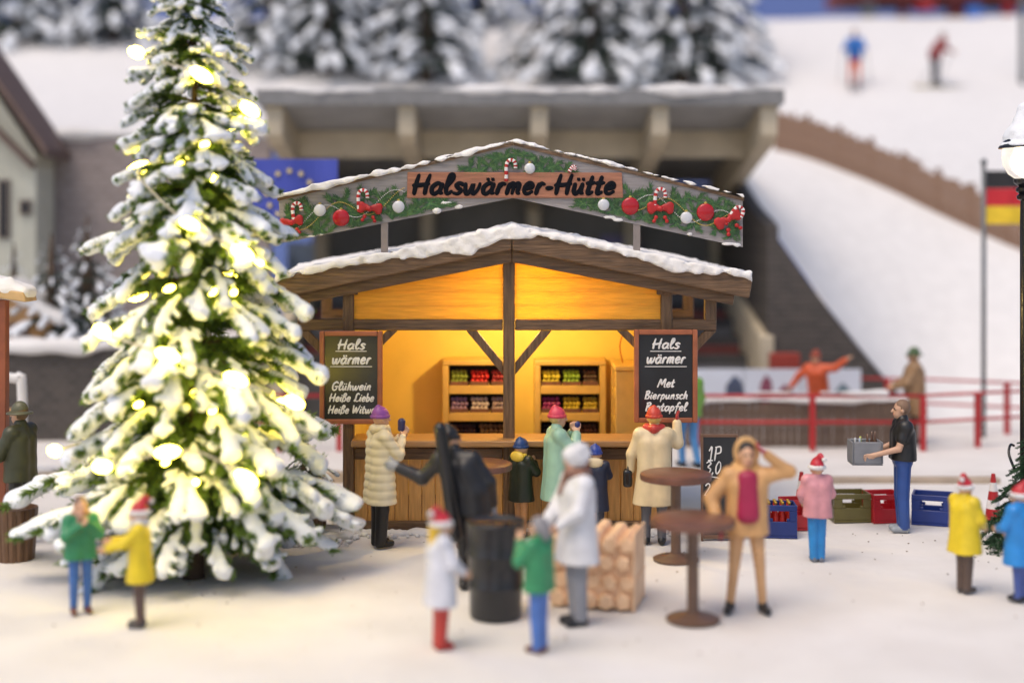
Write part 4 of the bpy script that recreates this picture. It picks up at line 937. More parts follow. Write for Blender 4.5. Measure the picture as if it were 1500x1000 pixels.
sp = plant_tree('fir_sprigs',crown_mesh(9,.8,.62,6,10,z0=.06),(pp[0],pp[1],.36),1,0,'snow-covered fir sprigs spilling over the tub beside the hut',cat='plant')

# street lamp and small fir at the right edge
Yl_ = 18.2; XL = px(1503,Yl_); la = thing('street_lamp',(XL,Yl_,0),'black street lamp with a glowing glass globe and snow cap at right edge','street lamp')
zz = pz(262,Yl_)
MB().lathe([(.20,0),(.20,.06),(.14,.12),(.16,.3),(.11,.42),(.075,.6),(.075,zz-.55),(.07,zz-.28),(.11,zz-.26),(.12,zz-.22),(.085,zz-.19),(.125,zz-.16),(.125,zz-.12),(.09,zz-.10),(.15,zz-.05),(.155,zz)],(XL,Yl_,0),28).build('post',BLACK,la,auto=True)
GLS = bpy.data.materials.new('lamp_glass'); GLS.use_nodes = True; gb = GLS.node_tree.nodes['Principled BSDF']; gb.inputs['Transmission Weight'].default_value = 1; gb.inputs['Roughness'].default_value = .45; gb.inputs['Base Color'].default_value = (1,.97,.9,1); gb.inputs['IOR'].default_value = 1.08
zt_ = pz(218,Yl_); MB().lathe([(.14,zz+.004),(.22,zz+.06),(.285,zz+.18),(.295,zz+.28),(.29,zt_)],(XL,Yl_,0),32).build('globe',GLS,la,smooth=True)
MB().ball((XL,Yl_,zz+.22),(.17,.17,.17),16,12).build('bulb',M('lamp_bulb',(1,.9,.7),.4,0,emit=(1.0,.84,.55),estr=22.),la,smooth=True)
MB().lathe([(.34,zt_+.003),(.34,zt_+.02),(.26,zt_+.12),(.18,zt_+.22),(.14,zt_+.4),(.04,zt_+.52)],(XL,Yl_,0),28).build('hood',BLACK,la,auto=True)
rl2 = sines(91,8,2,9)
prm = [cone((XL,Yl_,zt_+.06),(XL,Yl_,zt_+.10),.33,.27),cone((XL,Yl_,zt_+.14),(XL,Yl_,zt_+.5),.25,.11)]
prm = [((lambda f: (lambda x,y,z: np.maximum(f(x,y,z),zt_+.022-z)))(p[0]),p[1],p[2],0) for p in prm]
V,Fc,_ = nets(prm,.02,.04,lambda x,y,z: rl2(x,y,z)*.02); snow_parts(V,Fc,SNOWT,la)
FIRG = M('fir_green',(.03,.085,.03),.5,.4,9.,col2=(.012,.04,.018))
RB_ = RAWB; RAWB = []
for i in range(NV): segs,tips,nv,nf,stem = branch_geo(300+i,1.0); RAWB.append((nv,nf))
plant_tree('fir_tree',crown_mesh(21,1.62,.72,17,13,False,FIRG,.12),(px(1522,17.7),17.7,0),1,0,'small green fir without snow at the foot of the street lamp')
RAWB = RB_
ca_ = MB(); ca_.tube(smooth([(px(1489,18),18.1,1.2),(px(1480,18),18.0,1.22),(px(1474,18),17.9,1.12),(px(1478,18),17.8,.95)]),.018,6); tag(ca_.build('lamp_cable',BLACK,None,smooth=True),'black cable curling from the street lamp into the small fir','cable')

# neighbouring stall at the left edge, little wooden stall and snowy bench behind it
ns = thing('market_stall',(-7.3,18.3,0),'neighbouring wooden stall whose snowy roof end pokes in at left','market stall')
Yn = 18.1
MB().prism(poly_h([(-170,392),(34,428),(38,443),(-170,410)],Yn),Yn,Yn+.45).build('roof',M('pale_roof',(.55,.36,.16),.5,.2,4.),ns,bevel=.02)
MB().box(px(-14,Yn),px(4,Yn),Yn+.1,Yn+.25,0,pz(440,Yn)).build('post',M('red_brown_post',(.27,.075,.03),.45,.2,4.),ns,bevel=.012)
MB().box(px(-170,Yn),px(-16,Yn),Yn+.12,Yn+.2,0,1.05).build('front_wall',AMBERZ,ns); MB().box(px(-170,Yn),px(-12,Yn),Yn-.05,Yn+.5,1.053,1.12).build('counter_top',COUNTER,ns)
prm = [cone((px(-170,Yn),Yn+.1+.13*i,pz(386,Yn)),(px(30,Yn),Yn+.1+.13*i,pz(428,Yn)),.13,.10) for i in range(3)]+[cone((px(6,Yn),Yn+.15,pz(424,Yn)),(px(9,Yn),Yn+.15,pz(406,Yn)),.12,.03)]
V,Fc,_ = nets(prm,.03,.1,lambda x,y,z: rs(x,y,z)*.05); snow_parts(V,Fc,CREAMSNOW,ns)
Yw = 27.3; ws = thing('wooden_crib',(px(10,Yw),Yw,1.72),'small light wooden hut with a snowy gable roof on the left wall','small hut')
WD = M('light_wood',(.48,.27,.11),.6,.2,4.); 
MB().box(px(-60,Yw),px(78,Yw),Yw,Yw+.9,1.7,pz(470,Yw)).build('wall',WD,ws)
MB().prism(poly_h([(-60,469.5),(78,469.5),(9,425)],Yw),Yw+.002,Yw+.89).build('gable',WD,ws)
MB().box(px(-25,Yw),px(42,Yw),Yw-.03,Yw-.004,pz(497,Yw),pz(472,Yw)).build('window',M('window_dark',(.16,.085,.06),.4),ws)
MB().box(px(-66,Yw),px(84,Yw),Yw-.35,Yw-.003,1.722,pz(499,Yw)).build('counter_top',M('snowy_counter',(.7,.66,.62),.8),ws,bevel=.03)
prm = [cone((px(9,Yw),Yw-.1+.16*i,pz(420,Yw)),(px(e,Yw),Yw-.1+.16*i,pz(468,Yw)),.13) for i in range(7) for e in (-72,90)]
V,Fc,_ = nets(prm,.045,.1,lambda x,y,z: rs2(x*2,y*2,z*2)*.04); snow_parts(V,Fc,SNOW,ws)
Yq = 21.6; bb = thing('snowy_arch',(px(15,Yq),Yq,0),'white snow-covered arched frame at left behind the man in the hat','frame')
P_ = smooth([(px(-40,Yq),Yq,0),(px(-40,Yq),Yq,pz(560,Yq)),(px(-25,Yq),Yq,pz(552,Yq)),(px(22,Yq),Yq,pz(554,Yq)),(px(32,Yq),Yq,pz(565,Yq)),(px(33,Yq),Yq,0)],6); MB().tube(P_,.075,10).build('hoop',SNOW,bb,smooth=True)
MB().box(px(-38,Yq),px(30,Yq),Yq-.05,Yq+.25,pz(606,Yq),pz(600,Yq)).build('seat',WD,bb)

# snow crumbs around the hut foot
mb = MB(); rc = random.Random(5)
for i in range(620):
    u = rc.random(); 
    if i < 420: x = rc.uniform(px(490,Yh),px(990,Yh)); y = Yh-.02-abs(rc.gauss(0,.16))
    else: x = rc.uniform(px(410,18),px(520,18)); y = rc.uniform(17.7,18.9)
    s_ = rc.uniform(.010,.034)*(1.5 if rc.random() < .12 else 1); mb.ball((x,y,s_*.3),(s_*rc.uniform(.8,1.5),s_*rc.uniform(.8,1.4),s_*rc.uniform(.6,1.0)),6,4)
tag(mb.build('snow_crumbs',SNOW,None,smooth=True),'loose snow crumbs scattered along the foot of the hut','snow',kind='stuff')
mb = MB()
for i in range(170):
    y = rc.uniform(13.2,18.5); x = rc.uniform(-5.2,5.8)*y/16; s_ = rc.uniform(.004,.011); mb.ball((x,y,.001),(s_*1.6,s_,s_*.6),5,3)
tag(mb.build('grit',M('grit_brown',(.20,.14,.09),.9,.4,9.),None),'tiny brown grit scattered over the snowy square','grit',kind='stuff')
prm = []
for i in range(46):
    x = rc.uniform(px(512,Yh),px(972,Yh)) if i < 34 else rc.uniform(px(440,18.4),px(510,18.4)); s_ = rc.uniform(.05,.13); prm.append(ell((x,Yh-.08-rc.uniform(0,.10) if i < 34 else rc.uniform(18.2,18.7),.0),(s_*1.4,s_,s_*.6)))
V,Fc,_ = nets(prm,.022,.05,lambda x,y,z: rs(x*2,y*2,z*2)*.02); tag(link(bpy.data.objects.new('snow_drift',arr_mesh('snow_drift',V,Fc,SNOW))),'low lumpy snow drift along the foot of the hut','snow',kind='stuff')

# ------------------------------------------------------------------ people (painted model figures)
SKIN = M('skin',(.62,.36,.22),.45,.08,8.); SKINT = M('skin_tan',(.55,.33,.22),.45,.08,8.)
def paint(col,rough=.42,var=.14,bump=.12): return M('paint_%d_%d_%d_%d'%(col[0]*999,col[1]*999,col[2]*999,rough*100),col,rough,var,5.,bump,14.)
EYE = M('eye_dark',(.02,.015,.015),.3); LIP = M('lip',(.45,.13,.10),.4)
def V3(*a): return np.array(a,float)
def handp(w_,d,nrm,m,curl=.5,spread=.012):
    d = d/np.linalg.norm(d); s_ = np.cross(d,nrm); s_ /= np.linalg.norm(s_)+1e-9; nn = np.cross(s_,d); out = []
    for o in (-.022,0,.022): out.append(cone(w_+d*.01+s_*o*.6,w_+d*.085+s_*o,.021,.019,m))
    for i,(o,L) in enumerate(((-.036,.055),(-.012,.066),(.012,.07),(.036,.062))):
        b = w_+d*.09+s_*o; q = b+d*L*.5*1.0+s_*o*spread*20*.05-nn*curl*.02; e = q+(d*(1-curl*.6)-nn*curl)*L*.55
        out += [cone(b,q,.0115,.0105,m),cone(q,e,.0105,.009,m)]
    tb = w_+d*.03+s_*.03; tm = tb+(d*.6+s_*.65)*.04; out += [cone(tb,tm,.014,.012,m),cone(tm,tm+(d*.85+s_*.2)*.035,.012,.010,m)]
    return out
def person(label, x, yfeet, height, face, coat=None, hem=.86, trous=(.03,.03,.03), shoes=(.015,.014,.014), armL=None, armR=None, hat=None, hair=None, lean=(0,0), hs=1., skin=SKIN, legs='stand',
           glove=None, quilt=False, scarf=None, hood=None, at=None, h=.012, coatw=0., collar=True, tw=.0, legcol=None, sleeves=True, headturn=0., group='painted figures on the square', extra=None, short=False, sink=0.):
    if at is None: Y = gY(yfeet); loc = (px(x,Y),Y,0)
    else: loc = at
    root = thing('person',loc,label,'person',group); root.rotation_euler = (0,0,R(face)); s = height/1.75; root.scale = (s,s,s)
    TR_,SHO = paint(trous),paint(shoes); GLV = paint(glove) if glove else skin
    mats = [skin,TR_,SHO,EYE,LIP,GLV]
    lx,ly = lean
    def ln(p): 
        p = np.array(p,float); t = max(p[2]-.95,0)/.8; return p+np.array((lx*t,ly*t,-.5*(lx*lx+ly*ly)*t))
    HC = ln((0,.02,1.615)); 
    if hs != 1: HC = HC+np.array((0,0,-.02))
    shL,shR = ln((-.175,0,1.405)),ln((.175,0,1.405))
    aL = armL or ((-.24,.02,1.14),(-.23,.10,.90)); aR = armR or ((.24,.02,1.14),(.23,.10,.90))
    eL,wL = [np.array(q,float) for q in aL]; eR,wR = [np.array(q,float) for q in aR]
    P = []
    wid = .075+tw
    if legs == 'stand': LG = [((-.09,0,.90),(-.10,.01,.48),(-.10,-.01,.09),(-.11,.13,.045)),((.09,0,.90),(.10,.01,.48),(.10,-.01,.09),(.12,.13,.045))]
    elif legs == 'apart': LG = [((-.09,0,.90),(-.13,.02,.48),(-.16,0,.09),(-.20,.13,.045)),((.09,0,.90),(.13,.02,.48),(.17,0,.09),(.21,.13,.045))]
    elif legs == 'close': LG = [((-.075,0,.90),(-.065,.01,.48),(-.06,-.01,.09),(-.07,.13,.045)),((.075,0,.90),(.065,.01,.48),(.06,-.01,.09),(.07,.13,.045))]
    elif legs == 'step': LG = [((-.09,0,.90),(-.09,.12,.50),(-.09,.06,.09),(-.10,.20,.045)),((.09,0,.90),(.09,.0,.48),(.10,-.14,.10),(.11,.0,.045))]
    elif legs == 'bent': LG = [((-.09,-.10,.74),(-.12,.16,.46),(-.13,-.02,.09),(-.14,.14,.045)),((.09,-.10,.74),(.12,.16,.46),(.13,-.02,.09),(.14,.14,.045))]
    for a,b,c,d in LG:
        P += [cone(a,b,.092+tw*.4,.070+tw,1),cone(b,c,.068+tw,.056+tw,1),cone((c[0],c[1]-.03,.045),d,.05,.042,2),cone((c[0],c[1]-.01,.05),c,.05,.05,2)]
    pel = LG[0][0][2]+.05; py0 = LG[0][0][1]
    P += [cone((-.06,py0,pel),(.06,py0,pel),.125,.125,1),cone((-.06,py0,pel+.05),ln((-.07,0,1.30)),.115,.125,1),cone((.06,py0,pel+.05),ln((.07,0,1.30)),.115,.125,1),cone(shL,shR,.075,.075,1)]
    P += [cone(shL,eL,.055,.046,0),cone(eL,wL,.044,.032,0),cone(shR,eR,.055,.046,0),cone(eR,wR,.044,.032,0)]
    ct,st = math.cos(headturn),math.sin(headturn)
    def hd(u,v,w_): u,v = u*ct-v*st,u*st+v*ct; return HC+hs*np.array((u,v,w_))
    P += [cone(ln((0,0,1.40)),hd(0,-.01,-.06),.062,.052,0),ell(hd(0,-.008,.02),hs*np.array((.080,.100,.108)),0),ell(hd(0,.028,-.05),hs*np.array((.060,.072,.076)),0),
          cone(hd(0,.088,.022),hd(0,.118,-.018),.012*hs,.018*hs,0),ell(hd(-.082,-.005,-.005),hs*np.array((.014,.022,.032)),0),ell(hd(.082,-.005,-.005),hs*np.array((.014,.022,.032)),0)]
    P += [ell(hd(-.034,.086,.016),hs*np.array((.016,.014,.011)),3),ell(hd(.034,.086,.016),hs*np.array((.016,.014,.011)),3),ell(hd(0,.096,-.060),hs*np.array((.026,.010,.009)),4)]
    for e,w_,sg_ in ((eL,wL,-1),(eR,wR,1)):
        d = w_-e; nrm = np.array((-sg_*1.0,.2,.1)); P += handp(w_,d,nrm,5)
    child('body',nmesh('body',P,h,mats,.012),root)
    if coat:
        q = .02+coatw; C_ = []
        bot = hem-.12
        C_ += [cone((-.065,py0,pel+.08),ln((-.075,0,1.30)),.135+q,.135+q),cone((.065,py0,pel+.08),ln((.075,0,1.30)),.135+q,.135+q),cone(shL,shR,.085+q*.7,.085+q*.7)]
        C_ += [cone((-.065,py0,pel+.1),(-.08,py0*.6,bot),.132+q,.155+q+(.03 if hem < .75 else 0)),cone((.065,py0,pel+.1),(.08,py0*.6,bot),.132+q,.155+q+(.03 if hem < .75 else 0))]
        if collar: C_.append(cone(ln((0,0,1.46)),ln((0,.0,1.50)),.085,.08))
        if sleeves:
            f_ = .35 if short else 1.
            for sh,e,w_ in ((shL,eL,wL),(shR,eR,wR)):
                if short: C_.append(cone(sh,sh+(e-sh)*.55,.082,.080))
                else: C_ += [cone(sh,e,.078+q*.4,.068+q*.4),cone(e,e+(w_-e)*.94,.066+q*.4,.052+q*.3)]
        C_ = [((lambda f: (lambda x_,y_,z_: np.maximum(f(x_,y_,z_),np.where(np.sqrt(x_*x_+y_*y_) < .34,hem-z_,-1.))))(p[0]) if i < 5 else p[0],p[1],p[2],0) for i,p in enumerate(C_)]
        fold = sines(int(abs(x))+3,8,1.5,7)
        def post(x_,y_,z_):
            o = fold(x_,y_,z_*.5)*.010
            if quilt: o = o+.010*np.abs(np.cos(np.pi*z_/.105))**4+0*x_
            return o
        child('coat' if hem < .8 else 'jacket',nmesh('coat',C_,h*1.05,[paint(coat)],.03,post),root)
    if scarf: child('scarf',nmesh('scarf',[cone(ln((a*.09,b*.08,1.49)),ln((c_*.09,d_*.08,1.50)),.055,.055) for a,b,c_,d_ in ((1,0,0,1),(0,1,-1,0),(-1,0,0,-1),(0,-1,1,0))]+[cone(ln((.04,.10,1.47)),ln((.06,.15,1.30)),.035,.035)],h,[paint(scarf)],.03),root)
    if hood: child('hood',nmesh('hood',[ell(ln((0,-.10,1.47)),(.155,.075,.10)),cone(ln((-.11,-.02,1.48)),ln((-.05,.08,1.44)),.05,.04),cone(ln((.11,-.02,1.48)),ln((.05,.08,1.44)),.05,.04)],h,[paint(hood)],.03),root)
    if hair:
        hp = [ell(hd(0,-.022,.034),hs*np.array((.092,.104,.108)),0)]
        hp = [((lambda f: (lambda x_,y_,z_: np.maximum(f(x_,y_,z_),np.minimum((hd(0,0,.055)[2]-z_),((x_-HC[0])*(-st)+(y_-HC[1])*ct-.045)))))(p[0]),p[1],p[2],0) for p in hp]
        # keep the hair off the face: it ends above the brow and behind the temples
        hp[0] = ((lambda f: (lambda x_,y_,z_: np.maximum(f(x_,y_,z_),np.minimum(HC[2]+.055*hs-z_,((x_-HC[0])*(-st)+(y_-HC[1])*ct)-.02))))(ell(hd(0,-.022,.034),hs*np.array((.092,.104,.108)))[0]),hd(0,-.022,.034)-.12*hs,hd(0,-.022,.034)+.12*hs,0)
        if len(hair) > 3 and hair[3] > 0: hp.append(cone(hd(0,-.075,.0),hd(0,-.10,-.05-hair[3]),.075*hs,.06))
        child('hair',nmesh('hair',hp,h,[paint(hair[:3],.6)],.02),root)
    if hat:
        kind,col = hat[0],hat[1]; m = paint(col); tz = hd(0,0,.035)[2]; ho = []
        if kind == 'beanie':
            e = ell(hd(0,-.012,.045),hs*np.array((.098,.116,.118)),cut=tz); o = child('hat',nmesh('hat',[e,cone(hd(-.02,-.03,.12),hd(.0,-.04,.155),.05*hs,.03*hs)],h,[m],.03),root)
            child('brim',nmesh('brim',[cone(hd(.09*math.cos(a),-.012+.108*math.sin(a),.035),hd(.09*math.cos(a+.55),-.012+.108*math.sin(a+.55),.035),.020*hs,.020*hs) for a in np.arange(0,6.28,.55)],h,[paint(hat[2]) if len(hat) > 2 else m],.02),o)
        if kind == 'santa':
            o = child('hat',nmesh('hat',[ell(hd(0,-.012,.05),hs*np.array((.096,.112,.11)),cut=tz),cone(hd(0,-.02,.11),hd(.03,-.07,.20),.072*hs,.035*hs),cone(hd(.03,-.07,.20),hd(.06,-.13,.17),.035*hs,.022*hs)],h,[m],.03),root)
            child('brim',nmesh('brim',[cone(hd(.092*math.cos(a),-.012+.108*math.sin(a),.035),hd(.092*math.cos(a+.55),-.012+.108*math.sin(a+.55),.035),.030*hs,.030*hs) for a in np.arange(0,6.28,.55)],h,[paint((.68,.67,.66),.7)],.02),o)
            child('pompom',nmesh('pompom',[ell(hd(.065,-.14,.155),hs*np.array((.036,.036,.036)))],h,[paint((.68,.67,.66),.7)],.02),o)
        if kind == 'brim':
            o = child('hat',nmesh('hat',[ell(hd(0,-.01,.06),hs*np.array((.092,.11,.115)),cut=tz+.01)],h,[m],.03),root)
            def br(x_,y_,z_):
                r_ = np.sqrt((x_-HC[0])**2+(y_-HC[1]+.01)**2); return np.maximum(np.abs(z_-(tz+.012-.35*np.maximum(r_-.09,0)))-.011,r_-.165)
            child('brim',nmesh('brim',[(br,np.array((HC[0]-.17,HC[1]-.18,tz-.03)),np.array((HC[0]+.17,HC[1]+.17,tz+.04)),0)],h*.9,[m],.01),o)
        if kind == 'fluffy': o = child('hat',nmesh('hat',[ell(hd(0,-.015,.06),hs*np.array((.13,.14,.12)))],h,[paint(col,.8)],.03,lambda x_,y_,z_: rl2(x_*2,y_*2,z_*2)*.018),root)
    return root
def held(name,prims,m,label,cat,ref,h=.01):
    """something a figure holds: a thing of its own, in that figure's frame"""
    V,Fc,mi = nets(prims,h,.01); o = link(bpy.data.objects.new(name,arr_mesh(name,V,Fc,m,mi))); bpy.context.view_layer.update(); o.matrix_world = ref.matrix_world.copy(); return tag(o,label,cat)
WHITE = (.66,.66,.68)
# at the left
person('man in a green felt hat and dark olive jacket at the left edge',30,797,1.76,72,(.045,.048,.022),.80,(.03,.03,.025),armL=((-.26,.12,1.13),(-.14,.36,1.08)),armR=((.26,.14,1.13),(.12,.38,1.10)),hat=('brim',(.10,.10,.055)),hair=(.12,.07,.03))
person('child in a green sweater and blue jeans left of the yellow coat',118,897,1.20,-150,(.03,.22,.09),.82,(.04,.13,.38),(.14,.04,.02),armL=((-.25,.10,1.18),(-.03,.20,1.43)),armR=((.25,.12,1.18),(.05,.24,1.36)),hair=(.16,.10,.08,.12),hs=1.18,scarf=(.40,.22,.15),h=.015)
person('child in a yellow coat and red hat reaching toward the green sweater',205,917,1.22,95,(.72,.54,.015),.66,(.10,.06,.055),(.05,.045,.045),armL=((-.22,.20,1.22),(-.16,.42,1.16)),armR=((.22,.18,1.2),(.12,.40,1.20)),hat=('santa',(.50,.02,.025)),hs=1.18,scarf=WHITE,legs='close',h=.015)
# at the counter
p4 = person('woman in a long warm-tinted white quilted coat and purple beanie at the counter',556,800,1.72,-62,(.76,.66,.44),.56,(.012,.011,.011),(.010,.010,.010),armL=((-.22,.16,1.18),(-.06,.30,1.36)),armR=((.23,.16,1.18),(.06,.30,1.38)),hat=('beanie',(.26,.07,.30)),quilt=True,legs='close',tw=.02,scarf=(.70,.60,.40),h=.011)  # white coat coloured cream: warm glow of the tree lights put into the paint
held('mug',[cone((0,.30,1.47),(0,.305,1.56),.045,.05)],paint((.03,.03,.10)),'dark blue mug held by the woman in the white quilted coat','mug',p4)
Ym = gY(862)
p5 = person('man in a black suit and hat leaning on the drum with one arm stretched out',688,862,1.80,-10,(.014,.014,.016),.80,(.012,.012,.014),armL=((-.52,.02,1.17),(-.79,.0,1.28)),armR=((.20,.02,1.14),(.24,.06,.90)),hat=('beanie',(.012,.012,.013)),hair=(.12,.10,.04),glove=(.22,.23,.25),lean=(-.26,0),h=.013,headturn=-1.1,legs='close')
child('glove',nmesh('glove',[ell((-.86,.0,1.30),(.085,.055,.058)),cone((-.80,.0,1.285),(-.74,.0,1.26),.05,.045),cone((-.84,.03,1.33),(-.90,.05,1.38),.02,.016)],.012,[paint((.26,.27,.29))],.03),p5)
held('instrument_case',[cone((-.27,-.235,1.74),(-.10,-.215,.62),.068,.085)],BLACK,'long narrow black case on the back of the man in black','case',p5,.014)
person('small child in a dark green jacket with yellow hood and blue hat',763,786,1.24,-42,(.014,.020,.010),.66,(.56,.27,.10),(.02,.02,.02),armL=((-.22,.14,1.18),(-.07,.28,1.32)),armR=((.23,.16,1.18),(.06,.30,1.32)),hat=('beanie',(.012,.045,.16)),hood=(.72,.50,.06),hs=1.25,legs='close',h=.012)
p7 = person('woman in a long mint green coat and pink beanie drinking at the counter',815,792,1.68,-78,(.30,.50,.38),.56,(.035,.06,.19),(.02,.02,.03),armL=((-.20,.20,1.20),(-.05,.22,1.43)),armR=((.23,.20,1.18),(.07,.26,1.42)),hat=('beanie',(.55,.05,.09)),hair=(.62,.44,.16),h=.011)
held('mug',[cone((0,.27,1.44),(0,.285,1.53),.042,.046)],paint((.02,.03,.14)),'dark blue mug held by the woman in the mint coat','mug',p7)
person('small child in a navy coat and blue hat right of the mint coat',872,790,1.18,-8,(.014,.020,.045),.55,(.03,.035,.06),armL=((-.24,.08,1.16),(-.15,.26,1.2)),armR=((.25,.10,1.2),(.14,.28,1.3)),hat=('beanie',(.018,.05,.28)),hood=(.70,.58,.36),hs=1.25,h=.013)
p10 = person('person in a long cream coat with red hat and scarf waving at the counter',958,796,1.70,-6,(.66,.53,.32),.52,(.10,.10,.115),(.012,.012,.013),armL=((-.29,.03,1.15),(-.30,.06,.93)),armR=((.30,.06,1.30),(.30,.12,1.56)),hat=('beanie',(.52,.05,.025)),scarf=(.50,.04,.03),hair=(.66,.45,.12),glove=(.48,.04,.03),h=.011)
held('handbag',[boxs((-.40,-.02,.72),(-.28,.16,.95),.04),cone((-.34,.0,.95),(-.32,.05,1.06),.012),cone((-.34,.12,.95),(-.32,.07,1.06),.012)],BLACK,'small black handbag held by the waving person in cream','handbag',p10)
# foreground
person('person in a white coat, white fluffy hat and brown scarf before the logs',846,914,1.78,112,WHITE,.62,(.24,.25,.28),(.015,.015,.017),armL=((-.24,.10,1.15),(-.14,.26,1.02)),armR=((.25,.10,1.15),(.14,.28,1.0)),hat=('fluffy',(.70,.69,.69)),scarf=(.22,.10,.065),legs='close',hair=(.24,.11,.07,.10),h=.014,tw=.01)
person('child with red hat, long blond hair and white cape in the foreground',645,950,1.27,-72,(.62,.63,.68),.58,(.46,.04,.03),(.36,.03,.025),armL=((-.26,.10,1.15),(-.16,.24,1.0)),armR=((.26,.10,1.15),(.16,.26,1.02)),hat=('santa',(.50,.02,.035)),hair=(.70,.45,.04,.20),hs=1.18,legs='close',coatw=.015,h=.015,tw=.02)
person('child in a green sweater with grey hair in front of the black drum',790,955,1.27,55,(.035,.24,.10),.80,(.07,.17,.48),(.14,.05,.03),armL=((-.26,.14,1.20),(-.12,.22,1.42)),armR=((.26,.10,1.15),(.15,.26,1.2)),hair=(.24,.23,.24,.02),hs=1.2,legs='close',h=.015,tw=.012)
p13 = person('woman in an open peach coat with one hand raised to her head',1094,896,1.76,176,(.60,.33,.13),.80,(.60,.34,.16),(.02,.018,.018),armR=((.37,.0,1.16),(.30,.16,.92)),armL=((-.43,.0,1.45),(-.19,.05,1.64)),hair=(.02,.017,.017,.05),hood=(.62,.36,.14),legs='apart',h=.013,tw=-.012,glove=(.45,.02,.06),coatw=-.012,headturn=.1)
child('top',nmesh('top',[cone((-.03,.10,1.40),(-.035,.125,1.02),.075,.085),cone((.03,.10,1.40),(.035,.125,1.02),.075,.085)],.014,[paint((.34,.012,.06))],.03),p13)
child('hood',nmesh('hood',[((lambda f: (lambda x_,y_,z_: np.maximum(f(x_,y_,z_),y_-.005)))(ell((0,-.02,1.64),(.135,.15,.165))[0]),np.array((-.14,-.18,1.45)),np.array((.14,.14,1.82)),0)],.014,[paint((.62,.36,.14))],.02),p13)
# right side
person('child in a pink sweater and red Santa hat seen from behind',1197,822,1.20,4,(.60,.27,.30),.78,(.02,.22,.55),(.16,.17,.2),armL=((-.26,.06,1.16),(-.20,.22,1.02)),armR=((.26,.06,1.16),(.20,.22,1.02)),hat=('santa',(.50,.02,.04)),hs=1.25,legs='close',h=.012,tw=.02,coatw=.015)
p15 = person('man with cropped hair in a black shirt and jeans carrying a grey box',1322,778,1.72,88,(.014,.014,.015),.97,(.025,.075,.28),(.30,.33,.36),armL=((-.22,.10,1.13),(-.17,.40,1.04)),armR=((.22,.08,1.13),(.17,.38,1.02)),hair=(.20,.12,.075),short=True,legs='close',h=.010,tw=.015,skin=SKINT)
bpy.context.view_layer.update()
gbx = thing('grey_box',(0,0,0),'grey open box with small bottles carried by the man in jeans','box'); gbx.matrix_world = p15.matrix_world@Matrix.Translation((0,.42,.90)); GB = M('grey_plastic',(.20,.205,.22),.5,.15,6.)
for nm,b in (('base',(-.17,.17,-.13,.28,0,.02)),('side',(-.17,.17,-.13,-.105,.021,.31)),('side',(-.17,.17,.255,.28,.021,.31)),('side',(-.17,-.145,-.104,.254,.021,.31)),('side',(.145,.17,-.104,.254,.021,.31))):
    o = child(nm,MB().box(*b).mesh(nm,GB),gbx); md = o.modifiers.new('bevel','BEVEL'); md.width = .01
for i,(u,v,col,hh) in enumerate(((-.08,-.04,(.10,.05,.03),.42),(.06,-.03,(.09,.045,.03),.40),(-.03,.05,(.12,.06,.035),.38),(.08,.12,(.45,.50,.08),.33),(-.07,.16,(.30,.36,.44),.33),(.02,.20,(.40,.42,.44),.32))):
    k = thing('bottle',(0,0,0),('brown','dark brown','chestnut brown','yellow-green','pale blue','pale grey')[i]+' bottle standing in the carried grey box','bottle','bottles in the grey box'); k.matrix_world = gbx.matrix_world@Matrix.Translation((u,v,.021))
    child('glass',MB().lathe([(.032,0),(.035,hh*.6),(.014,hh*.8),(.013,hh)],n=12).mesh('glass',M('glass%d'%i,col,.2),True),k)
person('child in a yellow coat and red hat at the right edge',1413,867,1.23,-60,(.72,.54,.02),.62,(.10,.065,.05),(.07,.055,.05),armL=((-.25,.08,1.16),(-.16,.24,1.03)),armR=((.25,.08,1.16),(.16,.24,1.03)),hat=('santa',(.50,.02,.03)),hs=1.12,legs='close',h=.014,coatw=.02,tw=.012)
person('child in a bright blue coat and red hat cut by the right edge',1494,880,1.21,40,(.02,.22,.58),.58,(.06,.10,.32),(.015,.015,.02),armL=((-.25,.10,1.16),(-.14,.28,1.1)),armR=((.25,.08,1.16),(.16,.24,1.03)),hat=('santa',(.50,.03,.04)),hs=1.15,legs='close',h=.014,coatw=.02)
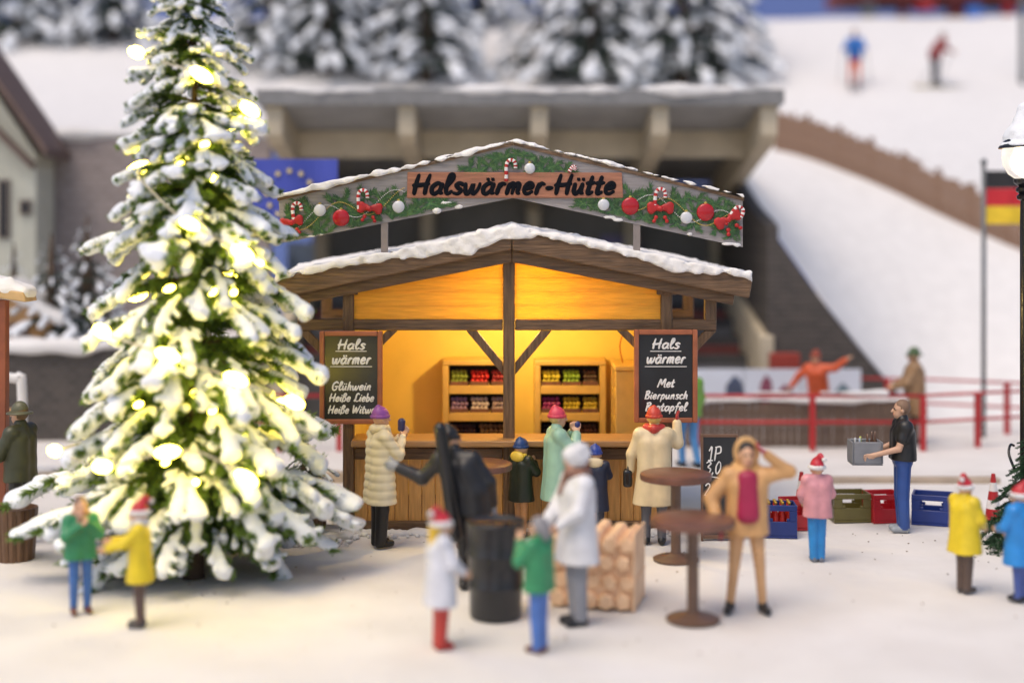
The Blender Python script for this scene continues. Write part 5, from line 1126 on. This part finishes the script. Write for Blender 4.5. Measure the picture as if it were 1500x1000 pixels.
# background
person('skater in an orange jacket with an arm thrown up on the rink',0,0,1.62,150,(.62,.10,.03),.72,(.05,.09,.36),at=(px(1197,27),27.0,0),armL=((-.38,.02,1.42),(-.62,.02,1.60)),armR=((.36,.06,1.22),(.52,.10,1.0)),hat=('beanie',(.30,.05,.02)),legs='bent',lean=(0,.10),h=.02,group='people at the rink and on the slope')
person('man in a brown coat and green hat watching behind the rink railing',0,0,1.74,80,(.28,.17,.085),.55,(.10,.055,.03),at=(px(1340,26.1),26.1,0),armL=((-.24,.16,1.13),(-.10,.36,1.05)),armR=((.25,.16,1.13),(.10,.36,1.05)),hat=('brim',(.07,.12,.05)),h=.018,coatw=.03,group='people at the rink and on the slope')
person('person in a lime green jacket and light blue jeans behind the right menu board',0,0,1.72,20,(.18,.38,.05),.84,(.10,.30,.62),(.02,.02,.025),at=(px(1009,23.6),23.6,0),legs='step',h=.018,hair=(.1,.06,.03),group='people at the rink and on the slope')
for x,lab,c1,c2,fc,ln_,leg in ((1252,'skier in a blue jacket and orange trousers high on the slope',(.015,.15,.50),(.60,.085,.02),165,(0,.12),'bent'),(1370,'skier in a dark red jacket bending forward high on the slope',(.22,.02,.02),(.08,.08,.10),-70,(0,.35),'stand')):
    X = px(x,44); z = fz((X,44)); pk = person(lab,0,0,1.72,fc,c1,.85,c2,at=(X,44,z+.04),armL=((-.30,.15,1.15),(-.34,.38,1.05)),armR=((.30,.15,1.15),(.34,.38,1.05)),hat=('beanie',(.45,.40,.38)),legs=leg,lean=ln_,h=.022,group='people at the rink and on the slope')
    bpy.context.view_layer.update()
    sk = thing('skis',(X,44,z),'pair of %s skis under the %s skier'%(('dark','blue') if x < 1300 else ('yellowish','dark red')),'skis'); sk.rotation_euler = (0,0,R(fc))
    for u in (-.12,.12): child('ski',MB().box(u-.05,u+.05,-.75,.95,-.02,.02).mesh('ski',paint((.10,.03,.03) if x < 1300 else (.50,.42,.20))),sk)
    pl = thing('ski_poles',(X,44,z),'pair of thin ski poles of the %s skier'%('blue' if x < 1300 else 'dark red'),'ski poles'); pl.rotation_euler = (0,0,R(fc))
    for u in (-1,1): child('pole',MB().tube([(u*.34,.38,1.08),(u*.5,-.3,.0)],.012,6).mesh('pole',GREY),pl)
bpy.context.view_layer.update()
